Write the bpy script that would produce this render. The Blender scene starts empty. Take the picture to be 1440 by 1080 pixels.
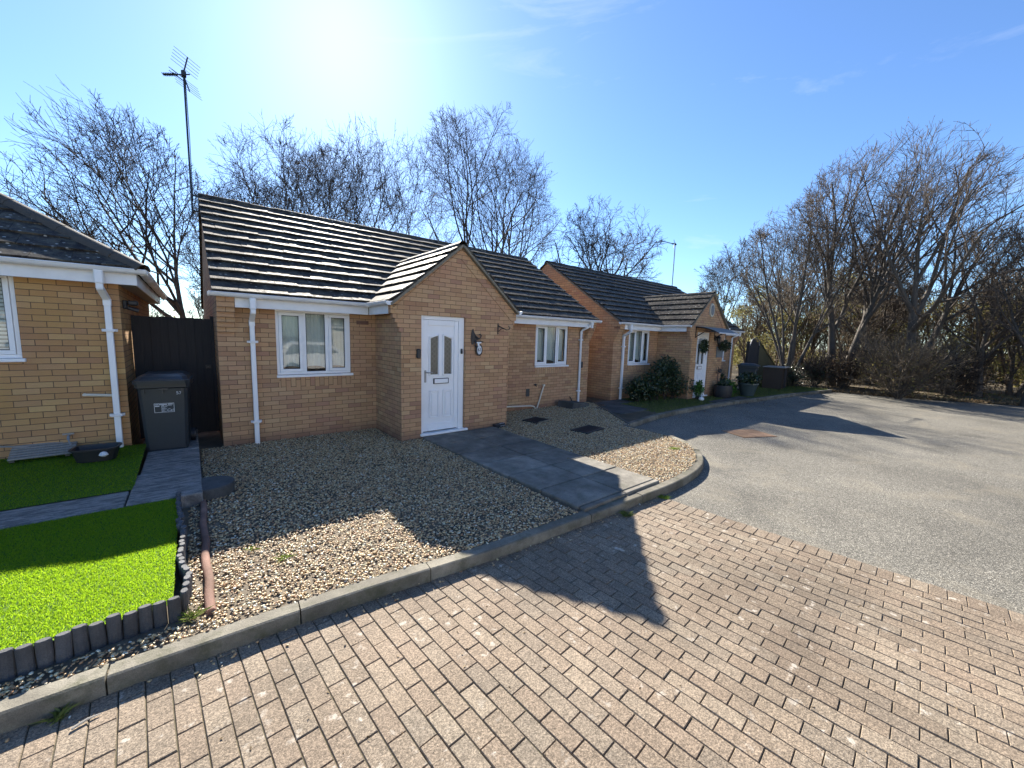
import bpy, math, random
import numpy as np
from mathutils import Vector, Matrix
C = bpy.context.scene.collection
R = math.radians
# ------------------------------------------------------------------ helpers
def tag(o, label=None, cat=None, group=None, kind=None):
    if label: o['label'] = label
    if cat: o['category'] = cat
    if group: o['group'] = group
    if kind: o['kind'] = kind
    return o

def empty(name, loc=(0, 0, 0), rz=0, label=None, cat=None, group=None):
    o = bpy.data.objects.new(name, None); C.objects.link(o)
    o.location = loc; o.rotation_euler = (0, 0, rz); o.empty_display_size = .2
    return tag(o, label, cat, group)

def copy_tree(o, parent=None):
    c = o.copy(); C.objects.link(c)
    if parent is not None: c.parent = parent
    for ch in list(o.children): copy_tree(ch, c)
    return c

def raw_mesh(name, V, F, mat, parent=None, smooth=False, swap=False, attr=None):
    """V (n,3) array, F (m,k) int array of equal-sided faces or list of tuples"""
    me = bpy.data.meshes.new(name)
    V = np.asarray(V, np.float32)
    if isinstance(F, np.ndarray):
        k = F.shape[1]; m = F.shape[0]
        loops = F.astype(np.int32).ravel(); starts = np.arange(0, m * k, k, dtype=np.int32); tot = np.full(m, k, np.int32)
    else:
        loops = np.fromiter((i for f in F for i in f), np.int32); tot = np.array([len(f) for f in F], np.int32)
        starts = np.concatenate([[0], np.cumsum(tot)[:-1]]).astype(np.int32); m = len(F)
    me.vertices.add(len(V)); me.vertices.foreach_set('co', V.ravel())
    me.loops.add(len(loops)); me.loops.foreach_set('vertex_index', loops)
    me.polygons.add(m); me.polygons.foreach_set('loop_start', starts); me.polygons.foreach_set('loop_total', tot)
    me.polygons.foreach_set('use_smooth', np.full(m, bool(smooth)))
    me.update(calc_edges=True)
    # box-projected uv in metres
    nrm = np.zeros(m * 3, np.float32); me.polygons.foreach_get('normal', nrm); nrm = np.abs(nrm.reshape(m, 3))
    ax = np.where(nrm[:, 2] > .75, 2, np.where(nrm[:, 1] >= nrm[:, 0], 1, 0)); axl = np.repeat(ax, tot)
    P = V[loops]
    u = np.where(axl == 0, P[:, 1], P[:, 0]); v = np.where(axl == 2, P[:, 1], P[:, 2])
    if swap: u, v = v, u
    uv = me.uv_layers.new(name='uv'); uv.data.foreach_set('uv', np.stack([u, v], 1).astype(np.float32).ravel())
    me.materials.append(mat)
    o = bpy.data.objects.new(name, me); C.objects.link(o)
    if parent is not None: o.parent = parent
    return o

class MB:
    def __init__(s): s.v = []; s.f = []
    def add(s, V, F):
        b = len(s.v); s.v += [tuple(p) for p in V]; s.f += [tuple(i + b for i in f) for f in F]; return s
    def box(s, x0, x1, y0, y1, z0, z1):
        V = [(x, y, z) for z in (z0, z1) for y in (y0, y1) for x in (x0, x1)]
        return s.add(V, [(0, 2, 3, 1), (4, 5, 7, 6), (0, 1, 5, 4), (2, 6, 7, 3), (0, 4, 6, 2), (1, 3, 7, 5)])
    def cbox(s, x0, x1, y0, y1, z0, z1, c):
        """box with chamfered edges"""
        lo = (x0, y0, z0); hi = (x1, y1, z1)
        c = min(c, *(0.45 * (h - l) for l, h in zip(lo, hi)))
        pts = {}; V = []
        def P(ix, iy, iz, a):
            k = (ix, iy, iz, a)
            if k not in pts:
                p = [hi[0] if ix else lo[0], hi[1] if iy else lo[1], hi[2] if iz else lo[2]]
                for j, i in enumerate((ix, iy, iz)):
                    if j != a: p[j] += -c if i else c
                pts[k] = len(V); V.append(tuple(p))
            return pts[k]
        F = []
        for a in range(3):
            for sgn in (0, 1):
                q = []
                for (b1, b2) in ((0, 0), (1, 0), (1, 1), (0, 1)):
                    i = [0, 0, 0]; i[a] = sgn; i[(a + 1) % 3] = b1; i[(a + 2) % 3] = b2
                    q.append(P(*i, a))
                F.append(tuple(q) if sgn else tuple(q[::-1]))
        for a in range(3):
            b, d = (a + 1) % 3, (a + 2) % 3
            for s1 in (0, 1):
                for s2 in (0, 1):
                    i0 = [0, 0, 0]; i0[b] = s1; i0[d] = s2; i1 = i0[:]; i1[a] = 1
                    q = (P(*i0, b), P(*i1, b), P(*i1, d), P(*i0, d))
                    F.append(q if (s1 == s2) else q[::-1])
        for ix in (0, 1):
            for iy in (0, 1):
                for iz in (0, 1):
                    t = (P(ix, iy, iz, 0), P(ix, iy, iz, 1), P(ix, iy, iz, 2))
                    F.append(t if (ix + iy + iz) % 2 else t[::-1])
        return s.add(V, F)
    def obox(s, p0, p1, w, h, up=(0, 0, 1)):
        """bar from p0 to p1, w across, h along up"""
        p0 = Vector(p0); p1 = Vector(p1); d = (p1 - p0).normalized(); u = Vector(up); a = d.cross(u)
        if a.length < 1e-5: a = d.cross(Vector((0, 1, 0)))
        a.normalize(); b = a.cross(d)
        V = [p + a * (i * w / 2) + b * (j * h / 2) for p in (p0, p1) for j in (-1, 1) for i in (-1, 1)]
        return s.add(V, [(0, 1, 3, 2), (4, 6, 7, 5), (0, 4, 5, 1), (2, 3, 7, 6), (0, 2, 6, 4), (1, 5, 7, 3)])
    def tube(s, pts, r, n=8, cap=True):
        pts = [Vector(p) for p in pts]; k = len(pts)
        rs = r if isinstance(r, (list, tuple)) else [r] * k
        prev = None; rings = []
        for i, p in enumerate(pts):
            d = (pts[min(i + 1, k - 1)] - pts[max(i - 1, 0)]).normalized()
            a = (prev - d * prev.dot(d)) if prev is not None else d.cross(Vector((0, 0, 1)))
            if a.length < 1e-4: a = d.cross(Vector((1, 0, 0)))
            a.normalize(); prev = a; b = d.cross(a)
            rings.append([p + (a * math.cos(2 * math.pi * (j + .5) / n) + b * math.sin(2 * math.pi * (j + .5) / n)) * rs[i] for j in range(n)])
        V = [q for g in rings for q in g]
        F = [(i * n + j, i * n + (j + 1) % n, (i + 1) * n + (j + 1) % n, (i + 1) * n + j) for i in range(k - 1) for j in range(n)]
        if cap: F += [tuple(range(n))[::-1], tuple((k - 1) * n + j for j in range(n))]
        return s.add(V, F)
    def poly(s, outline, ext):
        """closed outline (list of 3d) extruded by vector ext; outline counter-clockwise seen against ext gives outward faces"""
        n = len(outline); e = Vector(ext); A = [Vector(p) for p in outline]
        V = A + [p + e for p in A]
        F = [tuple(range(n))[::-1], tuple(range(n, 2 * n))] + [(i, (i + 1) % n, n + (i + 1) % n, n + i) for i in range(n)]
        return s.add(V, F)
    def lathe(s, prof, c=(0, 0, 0), n=20):
        k = len(prof); V = [(c[0] + r * math.cos(2 * math.pi * j / n), c[1] + r * math.sin(2 * math.pi * j / n), c[2] + z) for r, z in prof for j in range(n)]
        F = [(i * n + j, i * n + (j + 1) % n, (i + 1) * n + (j + 1) % n, (i + 1) * n + j) for i in range(k - 1) for j in range(n)]
        F += [tuple(range(n))[::-1], tuple((k - 1) * n + j for j in range(n))]
        return s.add(V, F)
    def build(s, name, mat, parent=None, smooth=False, swap=False):
        return raw_mesh(name, np.array(s.v, np.float32).reshape(-1, 3), s.f, mat, parent, smooth, swap)

def autosmooth(o, deg=35):
    me = o.data
    for p in me.polygons: p.use_smooth = True
    bm_set = me.set_sharp_from_angle
    bm_set(angle=R(deg)); return o

# ------------------------------------------------------------------ materials
class NT:
    def __init__(s, name):
        s.m = bpy.data.materials.new(name); s.m.use_nodes = True; s.t = s.m.node_tree; s.t.nodes.clear()
        s.out = s.n('ShaderNodeOutputMaterial'); s.b = s.n('ShaderNodeBsdfPrincipled'); s.l(s.b.outputs[0], s.out.inputs[0])
    def n(s, typ, **kw):
        nd = s.t.nodes.new(typ)
        for k, v in kw.items():
            if hasattr(nd, k): setattr(nd, k, v)
        return nd
    def l(s, a, b): s.t.links.new(a, b)
    def inp(s, nd, **kw):
        for k, v in kw.items():
            i = nd.inputs[k.replace('_', ' ')]
            if hasattr(v, 'node'): s.l(v, i)
            else: i.default_value = v
        return nd
    def coord(s, which='Object'): return s.n('ShaderNodeTexCoord').outputs[which]
    def noise(s, vec, scale, detail=4, rough=.6, out='Fac', dist=0):
        nd = s.n('ShaderNodeTexNoise'); s.inp(nd, Vector=vec, Scale=scale, Detail=detail, Roughness=rough, Distortion=dist); return nd.outputs[out]
    def voro(s, vec, scale, out='Distance', feature='F1', rnd=1):
        nd = s.n('ShaderNodeTexVoronoi', feature=feature); s.inp(nd, Vector=vec, Scale=scale, Randomness=rnd); return nd.outputs[out]
    def ramp(s, fac, stops, interp='LINEAR'):
        nd = s.n('ShaderNodeValToRGB'); cr = nd.color_ramp; cr.interpolation = interp
        while len(cr.elements) < len(stops): cr.elements.new(.5)
        for e, (p, c) in zip(cr.elements, stops):
            e.position = p; e.color = (c, c, c, 1) if isinstance(c, (int, float)) else (*c, 1)
        s.l(fac, nd.inputs[0]); return nd.outputs[0]
    def mix(s, fac, a, b, mode='MIX'):
        nd = s.n('ShaderNodeMix', data_type='RGBA', blend_type=mode)
        for i, v in ((0, fac), (6, a), (7, b)):
            if hasattr(v, 'node'): s.l(v, nd.inputs[i])
            else: nd.inputs[i].default_value = v if i == 0 or len(v) == 4 else (*v, 1)
        return nd.outputs[2]
    def math(s, op, a, b=0, clamp=False):
        nd = s.n('ShaderNodeMath', operation=op, use_clamp=clamp)
        for i, v in ((0, a), (1, b)):
            if hasattr(v, 'node'): s.l(v, nd.inputs[i])
            else: nd.inputs[i].default_value = v
        return nd.outputs[0]
    def island(s): return s.n('ShaderNodeNewGeometry').outputs['Random Per Island']
    def bump(s, h, strength=.5, dist=.01, nrm=None):
        nd = s.n('ShaderNodeBump'); s.inp(nd, Height=h, Strength=strength, Distance=dist)
        if nrm is not None: s.l(nrm, nd.inputs['Normal'])
        s.l(nd.outputs[0], s.b.inputs['Normal']); return nd.outputs[0]
    def set(s, **kw):
        for k, v in kw.items():
            i = s.b.inputs[k.replace('_', ' ')]
            if hasattr(v, 'node'): s.l(v, i)
            else: i.default_value = (*v, 1) if isinstance(v, tuple) and len(v) == 3 else v
        return s

def plain(name, col, rough=.5, var=.12, scale=30, bump=0, metallic=0, spec=.5, obj=True, grime=0):
    t = NT(name); co = t.coord(); f = t.noise(co, scale, 5)
    c = t.mix(f, tuple(x * (1 - var) for x in col), tuple(min(1, x * (1 + var)) for x in col))
    if grime:
        g = t.ramp(t.noise(co, 3.3, 6, .65), [(.45, 0.), (.75, 1.)]); c = t.mix(t.math('MULTIPLY', g, grime), c, tuple(x * .45 for x in col))
    t.set(Base_Color=c, Roughness=rough, Metallic=metallic); t.b.inputs['Specular IOR Level'].default_value = spec
    if bump: t.bump(t.noise(co, scale * 4, 3), bump, .005)
    return t.m

def brick_mat(name, stops, mortar=(.15, .1, .064), top_red=None):  # mortar colour darkened to include the shade of the recessed joints
    t = NT(name); uv = t.coord('UV')
    w = t.n('ShaderNodeVectorMath', operation='ADD')
    nz = t.n('ShaderNodeTexNoise'); t.inp(nz, Vector=uv, Scale=9.0, Detail=2.0)
    sc = t.n('ShaderNodeVectorMath', operation='SCALE'); t.l(nz.outputs['Color'], sc.inputs[0]); sc.inputs['Scale'].default_value = .006
    t.l(uv, w.inputs[0]); t.l(sc.outputs[0], w.inputs[1])
    b = t.n('ShaderNodeTexBrick', offset=.5, squash=1)
    t.inp(b, Vector=w.outputs[0], Color1=(0, 0, 0, 1), Color2=(1, 1, 1, 1), Mortar=(.5, .5, .5, 1), Scale=1.0, Mortar_Size=.0042, Mortar_Smooth=.25, Bias=0.0, Brick_Width=.225, Row_Height=.075)
    col = t.ramp(b.outputs['Color'], stops)
    rg = t.ramp(t.noise(uv, 1.1, 3), [(.35, 0.), (.7, 1.)])
    col = t.mix(t.math('MULTIPLY', rg, .55), col, (.46, .25, .165))
    fine = t.noise(uv, 90, 5, .7); drag = t.n('ShaderNodeMapping'); t.l(uv, drag.inputs[0]); drag.inputs['Scale'].default_value = (1, 9, 1)
    streak = t.noise(drag.outputs[0], 16, 4, .7)
    col = t.mix(.6, col, t.mix(fine, (.7, .66, .62), (1.28, 1.28, 1.25)), 'MULTIPLY')
    col = t.mix(.45, col, t.mix(streak, (.6, .6, .6), (1.38, 1.34, 1.3)), 'MULTIPLY')
    # damp and lime stains low on the wall
    sep = t.n('ShaderNodeSeparateXYZ'); t.l(uv, sep.inputs[0])
    low = t.ramp(t.math('ADD', sep.outputs[1], t.math('MULTIPLY', t.noise(uv, 4, 4), .25)), [(.16, 1.), (.33, 0.)])
    col = t.mix(t.math('MULTIPLY', low, .55), col, (.17, .09, .07))
    mo = t.mix(t.noise(uv, 40, 3), tuple(x * .6 for x in mortar), tuple(x * 1.3 for x in mortar))
    col = t.mix(b.outputs['Fac'], col, mo)
    t.set(Base_Color=col, Roughness=.88); t.b.inputs['Specular IOR Level'].default_value = .25
    h = t.math('ADD', t.math('MULTIPLY', t.math('SUBTRACT', 1, b.outputs['Fac']), 1.0), t.math('MULTIPLY', t.noise(uv, 70, 4), .35))
    t.bump(h, .55, .006)
    return t.m

M = {}
BUFF = [(0.0, (.38, .22, .115)), (.2, (.48, .3, .16)), (.45, (.54, .35, .185)), (.65, (.51, .3, .162)), (.82, (.57, .39, .215)), (.93, (.35, .2, .125)), (1.0, (.45, .255, .165))]
M['brick'] = brick_mat('buff_brick', BUFF)
BUFF2 = [(0.0, (.4, .22, .085)), (.3, (.51, .31, .125)), (.6, (.46, .265, .105)), (.85, (.58, .385, .165)), (1.0, (.4, .225, .11))]
M['brick_left'] = brick_mat('ochre_brick', BUFF2)

def tile_mat():
    t = NT('concrete_roof_tile'); co = t.coord(); isl = t.island()
    base = t.mix(t.noise(co, 25, 5), (.016, .014, .014), (.046, .038, .034))
    base = t.mix(.7, base, t.ramp(isl, [(0, .6), (1, 1.35)]), 'MULTIPLY')
    l1 = t.ramp(t.voro(co, 11), [(.12, 1.), (.2, 0.)]); l1 = t.math('MULTIPLY', l1, t.ramp(t.noise(co, 2.7, 3), [(.4, 0.), (.5, 1.)]))
    l1 = t.math('MULTIPLY', l1, t.ramp(t.noise(co, 60, 3), [(.35, .0), (.5, 1.)]))
    l2 = t.ramp(t.noise(co, 38, 6, .75), [(.58, 0.), (.72, 1.)])
    edge = t.ramp(t.noise(co, 9, 5, .7), [(.42, 0.), (.62, 1.)]); base = t.mix(t.math('MULTIPLY', edge, .34), base, (.24, .215, .155)); base = t.mix(t.math('MULTIPLY', l1, .85), base, (.5, .48, .43)); base = t.mix(t.math('MULTIPLY', l2, .6), base, (.34, .3, .22))
    t.set(Base_Color=base, Roughness=t.ramp(t.noise(co, 18, 4), [(.3, .5), (.7, .72)])); t.b.inputs['Specular IOR Level'].default_value = .07
    t.bump(t.noise(co, 60, 4), .5, .006)
    return t.m
M['tile'] = tile_mat()
M['verge'] = plain('verge_mortar', (.2, .175, .13), .9, .35, 25, .4)
M['hip'] = plain('hip_tile', (.07, .058, .045), .8, .45, 14, .5)
M['upvc'] = plain('white_upvc', (.86, .86, .86), .35, .03, 6, grime=.12)
M['upvc_dirty'] = plain('weathered_white_plastic', (.8, .8, .8), .4, .05, 8, grime=.25)
M['lead'] = plain('dark_lead', (.06, .06, .065), .5, .2)
M['soffit'] = plain('soffit_board', (.3, .28, .25), .7)
M['black'] = plain('black_iron', (.015, .015, .018), .45, .2)
M['greymetal'] = plain('grey_metal', (.3, .3, .3), .45, .1, metallic=.6)
M['conduit'] = plain('cream_plastic_pipe', (.62, .58, .48), .45, .1)
def glass_mat(name, tint=(.9, .93, .93), refl=1.0):
    t = NT(name); t.t.nodes.remove(t.b)
    tr = t.n('ShaderNodeBsdfTransparent'); tr.inputs[0].default_value = (*tint, 1)
    gl = t.n('ShaderNodeBsdfGlossy'); gl.inputs['Roughness'].default_value = .02; gl.inputs[0].default_value = (refl, refl, refl, 1)
    fr = t.n('ShaderNodeFresnel'); fr.inputs[0].default_value = 1.62
    co = t.coord(); bp = t.n('ShaderNodeBump'); t.inp(bp, Height=t.noise(co, 2.2, 2), Strength=.03, Distance=.02); t.l(bp.outputs[0], gl.inputs['Normal'])
    bf = t.n('ShaderNodeNewGeometry').outputs['Backfacing']; fac = t.math('MULTIPLY', fr.outputs[0], t.math('SUBTRACT', 1, bf)); mx = t.n('ShaderNodeMixShader'); t.l(fac, mx.inputs[0]); t.l(tr.outputs[0], mx.inputs[1]); t.l(gl.outputs[0], mx.inputs[2]); t.l(mx.outputs[0], t.out.inputs[0])
    return t.m
M['glass'] = glass_mat('window_glass')
def net_mat():
    t = NT('net_curtain'); co = t.coord('UV'); mp = t.n('ShaderNodeMapping'); t.l(co, mp.inputs[0]); mp.inputs['Scale'].default_value = (26, .6, 1)
    t.set(Base_Color=t.mix(t.noise(mp.outputs[0], 1.6, 3), (.42, .43, .37), (.7, .71, .64)), Roughness=.9); return t.m
M['net'] = net_mat()
def blind_mat():
    t = NT('venetian_blind'); co = t.coord('UV'); w = t.n('ShaderNodeTexWave', wave_type='BANDS', bands_direction='Y'); t.inp(w, Vector=co, Scale=6.5)
    t.set(Base_Color=t.ramp(w.outputs['Fac'], [(.1, (.35, .35, .3)), (.5, (.85, .85, .78))]), Roughness=.6); return t.m
M['blind'] = blind_mat()
def lattice_mat():
    t = NT('leaded_obscure_glass'); uv = t.coord('UV'); r = t.n('ShaderNodeMapping'); t.l(uv, r.inputs[0]); r.inputs['Rotation'].default_value = (0, 0, R(45)); r.inputs['Scale'].default_value = (16, 16, 1)
    b = t.n('ShaderNodeTexBrick', offset=0); t.inp(b, Vector=r.outputs[0], Scale=1.0, Mortar_Size=.07, Brick_Width=1.0, Row_Height=1.0)
    c = t.mix(t.noise(uv, 60, 3), (.02, .025, .02), (.1, .1, .085)); c = t.mix(b.outputs['Fac'], c, (.13, .13, .125))
    t.set(Base_Color=c, Roughness=.25); t.bump(t.noise(uv, 80, 2), .3, .003); return t.m
M['lattice'] = lattice_mat()

def paver_mat():
    t = NT('block_paver'); co = t.coord(); isl = t.island()
    c = t.ramp(isl, [(0, (.165, .13, .093)), (.25, (.215, .17, .121)), (.5, (.19, .146, .104)), (.75, (.235, .192, .139)), (.93, (.175, .143, .106)), (1, (.2, .162, .118))])
    c = t.mix(t.math('MULTIPLY', t.ramp(t.noise(co, .8, 3), [(.35, 0.), (.65, 1.)]), .35), c, (.25, .185, .13))
    sp = t.noise(co, 105, 4, .85); c = t.mix(.95, c, t.ramp(sp, [(.33, .3), (.5, 1.), (.66, 2.0)]), 'MULTIPLY')
    c = t.mix(.8, c, t.ramp(t.noise(co, .7, 6, .7), [(.32, .62), (.5, 1.), (.66, 1.25)]), 'MULTIPLY')
    sp2 = t.noise(co, 70, 4, .7); c = t.mix(.5, c, t.ramp(sp2, [(.3, .6), (.7, 1.35)]), 'MULTIPLY')
    li = t.math('MULTIPLY', t.ramp(t.noise(co, 11, 5, .65), [(.6, 0.), (.66, 1.)]), t.ramp(t.noise(co, 2.3, 2), [(.42, 0.), (.58, 1.)]))
    c = t.mix(t.math('MULTIPLY', li, .7), c, (.55, .5, .42))
    blk = t.ramp(t.voro(co, 2.6), [(.022, 1.), (.03, 0.)]); c = t.mix(t.math('MULTIPLY', blk, .9), c, (.03, .03, .03))
    t.set(Base_Color=c, Roughness=.8); t.b.inputs['Specular IOR Level'].default_value = .3
    t.bump(t.math('ADD', sp, t.math('MULTIPLY', t.noise(co, 90, 3), .8)), .75, .006)
    return t.m
M['paver'] = paver_mat()
def jointsand():
    t = NT('mossy_joint_sand'); co = t.coord(); c = t.mix(t.noise(co, 1.2, 4), (.05, .042, .03), (.07, .075, .025)); c = t.mix(t.noise(co, 120, 3), c, (.11, .09, .06)); t.set(Base_Color=c, Roughness=.95); t.bump(t.noise(co, 150, 3), .5, .01); return t.m
M['joint'] = jointsand()
def asphalt():
    t = NT('worn_tarmac'); co = t.coord()
    a = t.voro(co, 150, 'Color'); sx = t.n('ShaderNodeSeparateXYZ'); t.l(a, sx.inputs[0]); st = sx.outputs[0]
    c = t.ramp(st, [(0, (.05, .046, .037)), (.35, (.105, .098, .08)), (.7, (.165, .154, .126)), (.9, (.28, .26, .213)), (1, (.45, .415, .34))])
    n2 = t.noise(co, 45, 5, .8); c = t.mix(.6, c, t.ramp(n2, [(.3, .6), (.5, 1.), (.7, 1.45)]), 'MULTIPLY')
    big = t.ramp(t.noise(co, .55, 6, .68), [(.3, .62), (.5, .98), (.7, 1.2)]); c = t.mix(.9, c, big, 'MULTIPLY')
    st_ = t.math('MULTIPLY', t.ramp(t.voro(t.mix(.06, co, t.noise(co, 2, 4, out='Color')), .55), [(.07, 1.), (.2, 0.)]), t.ramp(t.noise(co, 6, 4), [(.35, .2), (.6, 1.)])); c = t.mix(t.math('MULTIPLY', st_, .5), c, (.04, .038, .035))
    dust = t.math('MULTIPLY', t.ramp(t.noise(co, .9, 5, .65, dist=.6), [(.52, 0.), (.72, 1.)]), .5); c = t.mix(dust, c, (.27, .235, .17))
    t.set(Base_Color=c, Roughness=.75); t.b.inputs['Specular IOR Level'].default_value = .35
    t.bump(t.math('ADD', t.voro(co, 150), n2), .7, .005); return t.m
M['tarmac'] = asphalt()
def concrete(name, a, b, moss=0, rough=.85):
    t = NT(name); co = t.coord(); c = t.mix(t.noise(co, 7, 6, .7), a, b); c = t.mix(.8, c, t.ramp(t.island(), [(0, .75), (1, 1.25)]), 'MULTIPLY'); c = t.mix(.7, c, t.ramp(t.noise(co, 2.2, 5, .65), [(.32, .55), (.5, 1.), (.68, 1.7)]), 'MULTIPLY'); c = t.mix(.6, c, t.ramp(t.noise(co, 190, 3, .8), [(.3, .5), (.7, 1.45)]), 'MULTIPLY')
    if moss: c = t.mix(t.math('MULTIPLY', t.ramp(t.noise(co, 5, 5, .7), [(.5, 0.), (.68, 1.)]), moss), c, (.06, .065, .03))
    t.set(Base_Color=c, Roughness=rough); t.b.inputs['Specular IOR Level'].default_value = .3; t.bump(t.noise(co, 120, 4), .6, .006); return t.m
M['kerb'] = concrete('kerb_concrete', (.095, .085, .066), (.24, .22, .172), .65)
M['slab'] = concrete('paving_slab', (.1, .092, .077), (.26, .237, .195), .35)
def riven():
    t = NT('riven_slab'); co = t.coord(); mp = t.n('ShaderNodeMapping'); t.l(co, mp.inputs[0]); mp.inputs['Scale'].default_value = (2.2, 9, 1); mp.inputs['Rotation'].default_value = (0, 0, R(-12))
    n = t.noise(mp.outputs[0], 2.6, 6, .68, dist=.8); c = t.ramp(n, [(.3, (.07, .068, .065)), (.48, (.17, .162, .15)), (.56, (.3, .285, .26)), (.7, (.16, .155, .145))]); c = t.mix(.5, c, t.ramp(t.noise(co, 120, 3), [(.3, .6), (.7, 1.4)]), 'MULTIPLY')
    t.set(Base_Color=c, Roughness=.85); t.bump(n, .9, .02); return t.m
M['slab_left'] = riven()
M['dark_slab'] = concrete('dark_concrete', (.05, .05, .05), (.11, .11, .105), .2)
M['redbar'] = concrete('terracotta_edging', (.15, .078, .055), (.28, .165, .125), .25)
M['edging'] = concrete('grey_edging_log', (.06, .065, .07), (.11, .11, .115), .0, .7)
M['dirt'] = concrete('bare_soil', (.05, .038, .025), (.12, .095, .06), .3)
M['fines'] = concrete('gravel_fines', (.09, .07, .048), (.19, .155, .108), .1)
M['rust'] = concrete('rusty_iron_cover', (.17, .095, .055), (.27, .18, .115), 0)
def pebble_mat():
    t = NT('gravel_pebble'); isl = t.island(); co = t.coord()
    c = t.ramp(isl, [(0, (0.209, 0.132, 0.073)), (.15, (0.463, 0.302, 0.143)), (.3, (0.656, 0.475, 0.243)), (.42, (0.358, 0.171, 0.073)), (.55, (0.674, 0.567, 0.320)), (.68, (0.567, 0.382, 0.183)), (.8, (0.253, 0.184, 0.121)), (.92, (0.674, 0.663, 0.464)), (1, (0.674, 0.663, 0.596))])
    c = t.mix(.5, c, t.ramp(t.noise(co, 120, 3), [(.3, .65), (.7, 1.3)]), 'MULTIPLY')
    t.set(Base_Color=c, Roughness=.42); t.b.inputs['Specular IOR Level'].default_value = .6; return t.m
M['pebble'] = pebble_mat()
def leafy(name, cols, rough=.5, trans=.3, spec=.4, tcol=None):
    t = NT(name); isl = t.island(); n = len(cols)
    c = t.ramp(isl, [(i / (n - 1), k) for i, k in enumerate(cols)])
    t.set(Base_Color=c, Roughness=rough); t.b.inputs['Specular IOR Level'].default_value = spec
    if trans:
        tl = t.n('ShaderNodeBsdfTranslucent'); t.l(c, tl.inputs[0])
        if tcol: t.l(t.mix(1, c, tcol, 'MULTIPLY'), tl.inputs[0])
        mx = t.n('ShaderNodeMixShader'); mx.inputs[0].default_value = trans
        t.l(t.b.outputs[0], mx.inputs[1]); t.l(tl.outputs[0], mx.inputs[2]); t.l(mx.outputs[0], t.out.inputs[0])
    return t.m
M['turf'] = leafy('artificial_turf', [(.07, .14, .012), (.11, .21, .016), (.15, .26, .02), (.09, .17, .014), (.2, .3, .03)], .5, .6, .3, (2.9, 2.6, 1.2))
M['turf_base'] = plain('turf_backing', (.06, .13, .01), .9)
M['grass'] = leafy('lawn_grass', [(.08, .12, .025), (.13, .18, .035), (.18, .2, .07), (.1, .15, .025)], .6, .35)
M['camellia'] = leafy('evergreen_leaf', [(.012, .03, .01), (.03, .055, .015), (.02, .04, .014), (.05, .07, .025)], .3, .12, .6)
M['greenplant'] = leafy('fresh_leaf', [(.03, .1, .01), (.06, .16, .02), (.09, .2, .03)], .45, .3)
M['olive'] = leafy('olive_leaf', [(.1, .1, .03), (.2, .185, .06), (.29, .25, .09), (.15, .15, .04), (.4, .34, .15)], .5, .6)
M['russet'] = leafy('russet_leaf', [(.1, .055, .03), (.16, .1, .05), (.2, .14, .08), (.12, .075, .04)], .6, .35)
M['litter'] = leafy('leaf_litter', [(.1, .065, .03), (.2, .14, .07), (.3, .22, .12), (.14, .09, .05)], .7, .2)
M['weed'] = leafy('weed_leaf', [(.12, .2, .02), (.2, .28, .03)], .5, .4)
def bark(name, a, b):
    t = NT(name); co = t.coord(); mp = t.n('ShaderNodeMapping'); t.l(co, mp.inputs[0]); mp.inputs['Scale'].default_value = (6, 6, 1.2)
    c = t.mix(t.noise(mp.outputs[0], 3, 5), a, b); t.set(Base_Color=c, Roughness=.8); t.b.inputs['Specular IOR Level'].default_value = .4; t.bump(t.noise(mp.outputs[0], 8, 4), .6, .03); return t.m
M['twig_sidelit'] = plain('sidelit_twig_bark', (.105, .084, .068), .8, .3, 3, spec=.2)  # twig colour lightened to carry the side light on the far-edge trees
M['bark'] = bark('grey_bark', (.05, .042, .035), (.13, .11, .09))
M['twig'] = plain('twig_bark', (.058, .046, .038), .85, .25, 3, spec=.15)
M['twig_pale'] = plain('pale_twig_bark', (.15, .115, .075), .8, .3, 3, spec=.2)
def fence_mat(name, a, b):
    t = NT(name); co = t.coord('UV'); mp = t.n('ShaderNodeMapping'); t.l(co, mp.inputs[0]); mp.inputs['Scale'].default_value = (30, 1.5, 1)
    c = t.mix(t.noise(mp.outputs[0], 2, 5), a, b); t.set(Base_Color=c, Roughness=.8); return t.m
M['gatewood'] = fence_mat('dark_stained_timber', (.018, .018, .02), (.045, .042, .042))
M['oldwood'] = fence_mat('weathered_timber', (.07, .065, .055), (.16, .15, .125))
M['brownwood'] = fence_mat('brown_stained_timber', (.03, .021, .015), (.075, .05, .034))
M['greywood'] = fence_mat('bleached_timber', (.15, .145, .135), (.32, .31, .285))
M['greenfence'] = fence_mat('mossy_fence_timber', (.07, .065, .03), (.13, .115, .06))
M['bin'] = plain('charcoal_bin_plastic', (.03, .037, .043), .38, .15, 20, grime=.2)
M['white_print'] = plain('white_print', (.62, .64, .66), .6)
M['pot'] = plain('blue_glazed_pot', (.06, .085, .085), .4, .2)
M['barrel'] = plain('black_plastic_barrel', (.02, .02, .022), .5)
M['poly'] = plain('grey_polycarbonate', (.19, .2, .2), .75)
M['drystick'] = plain('dry_stick', (.5, .45, .36), .7)
M['render'] = plain('cream_bounce_render', (.78, .74, .64), .9, .06, 5, grime=.1)  # pale walls for the added bungalows, chosen to bounce sunlight
M['cream'] = plain('cream_plaque', (.55, .52, .42), .6)

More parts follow.
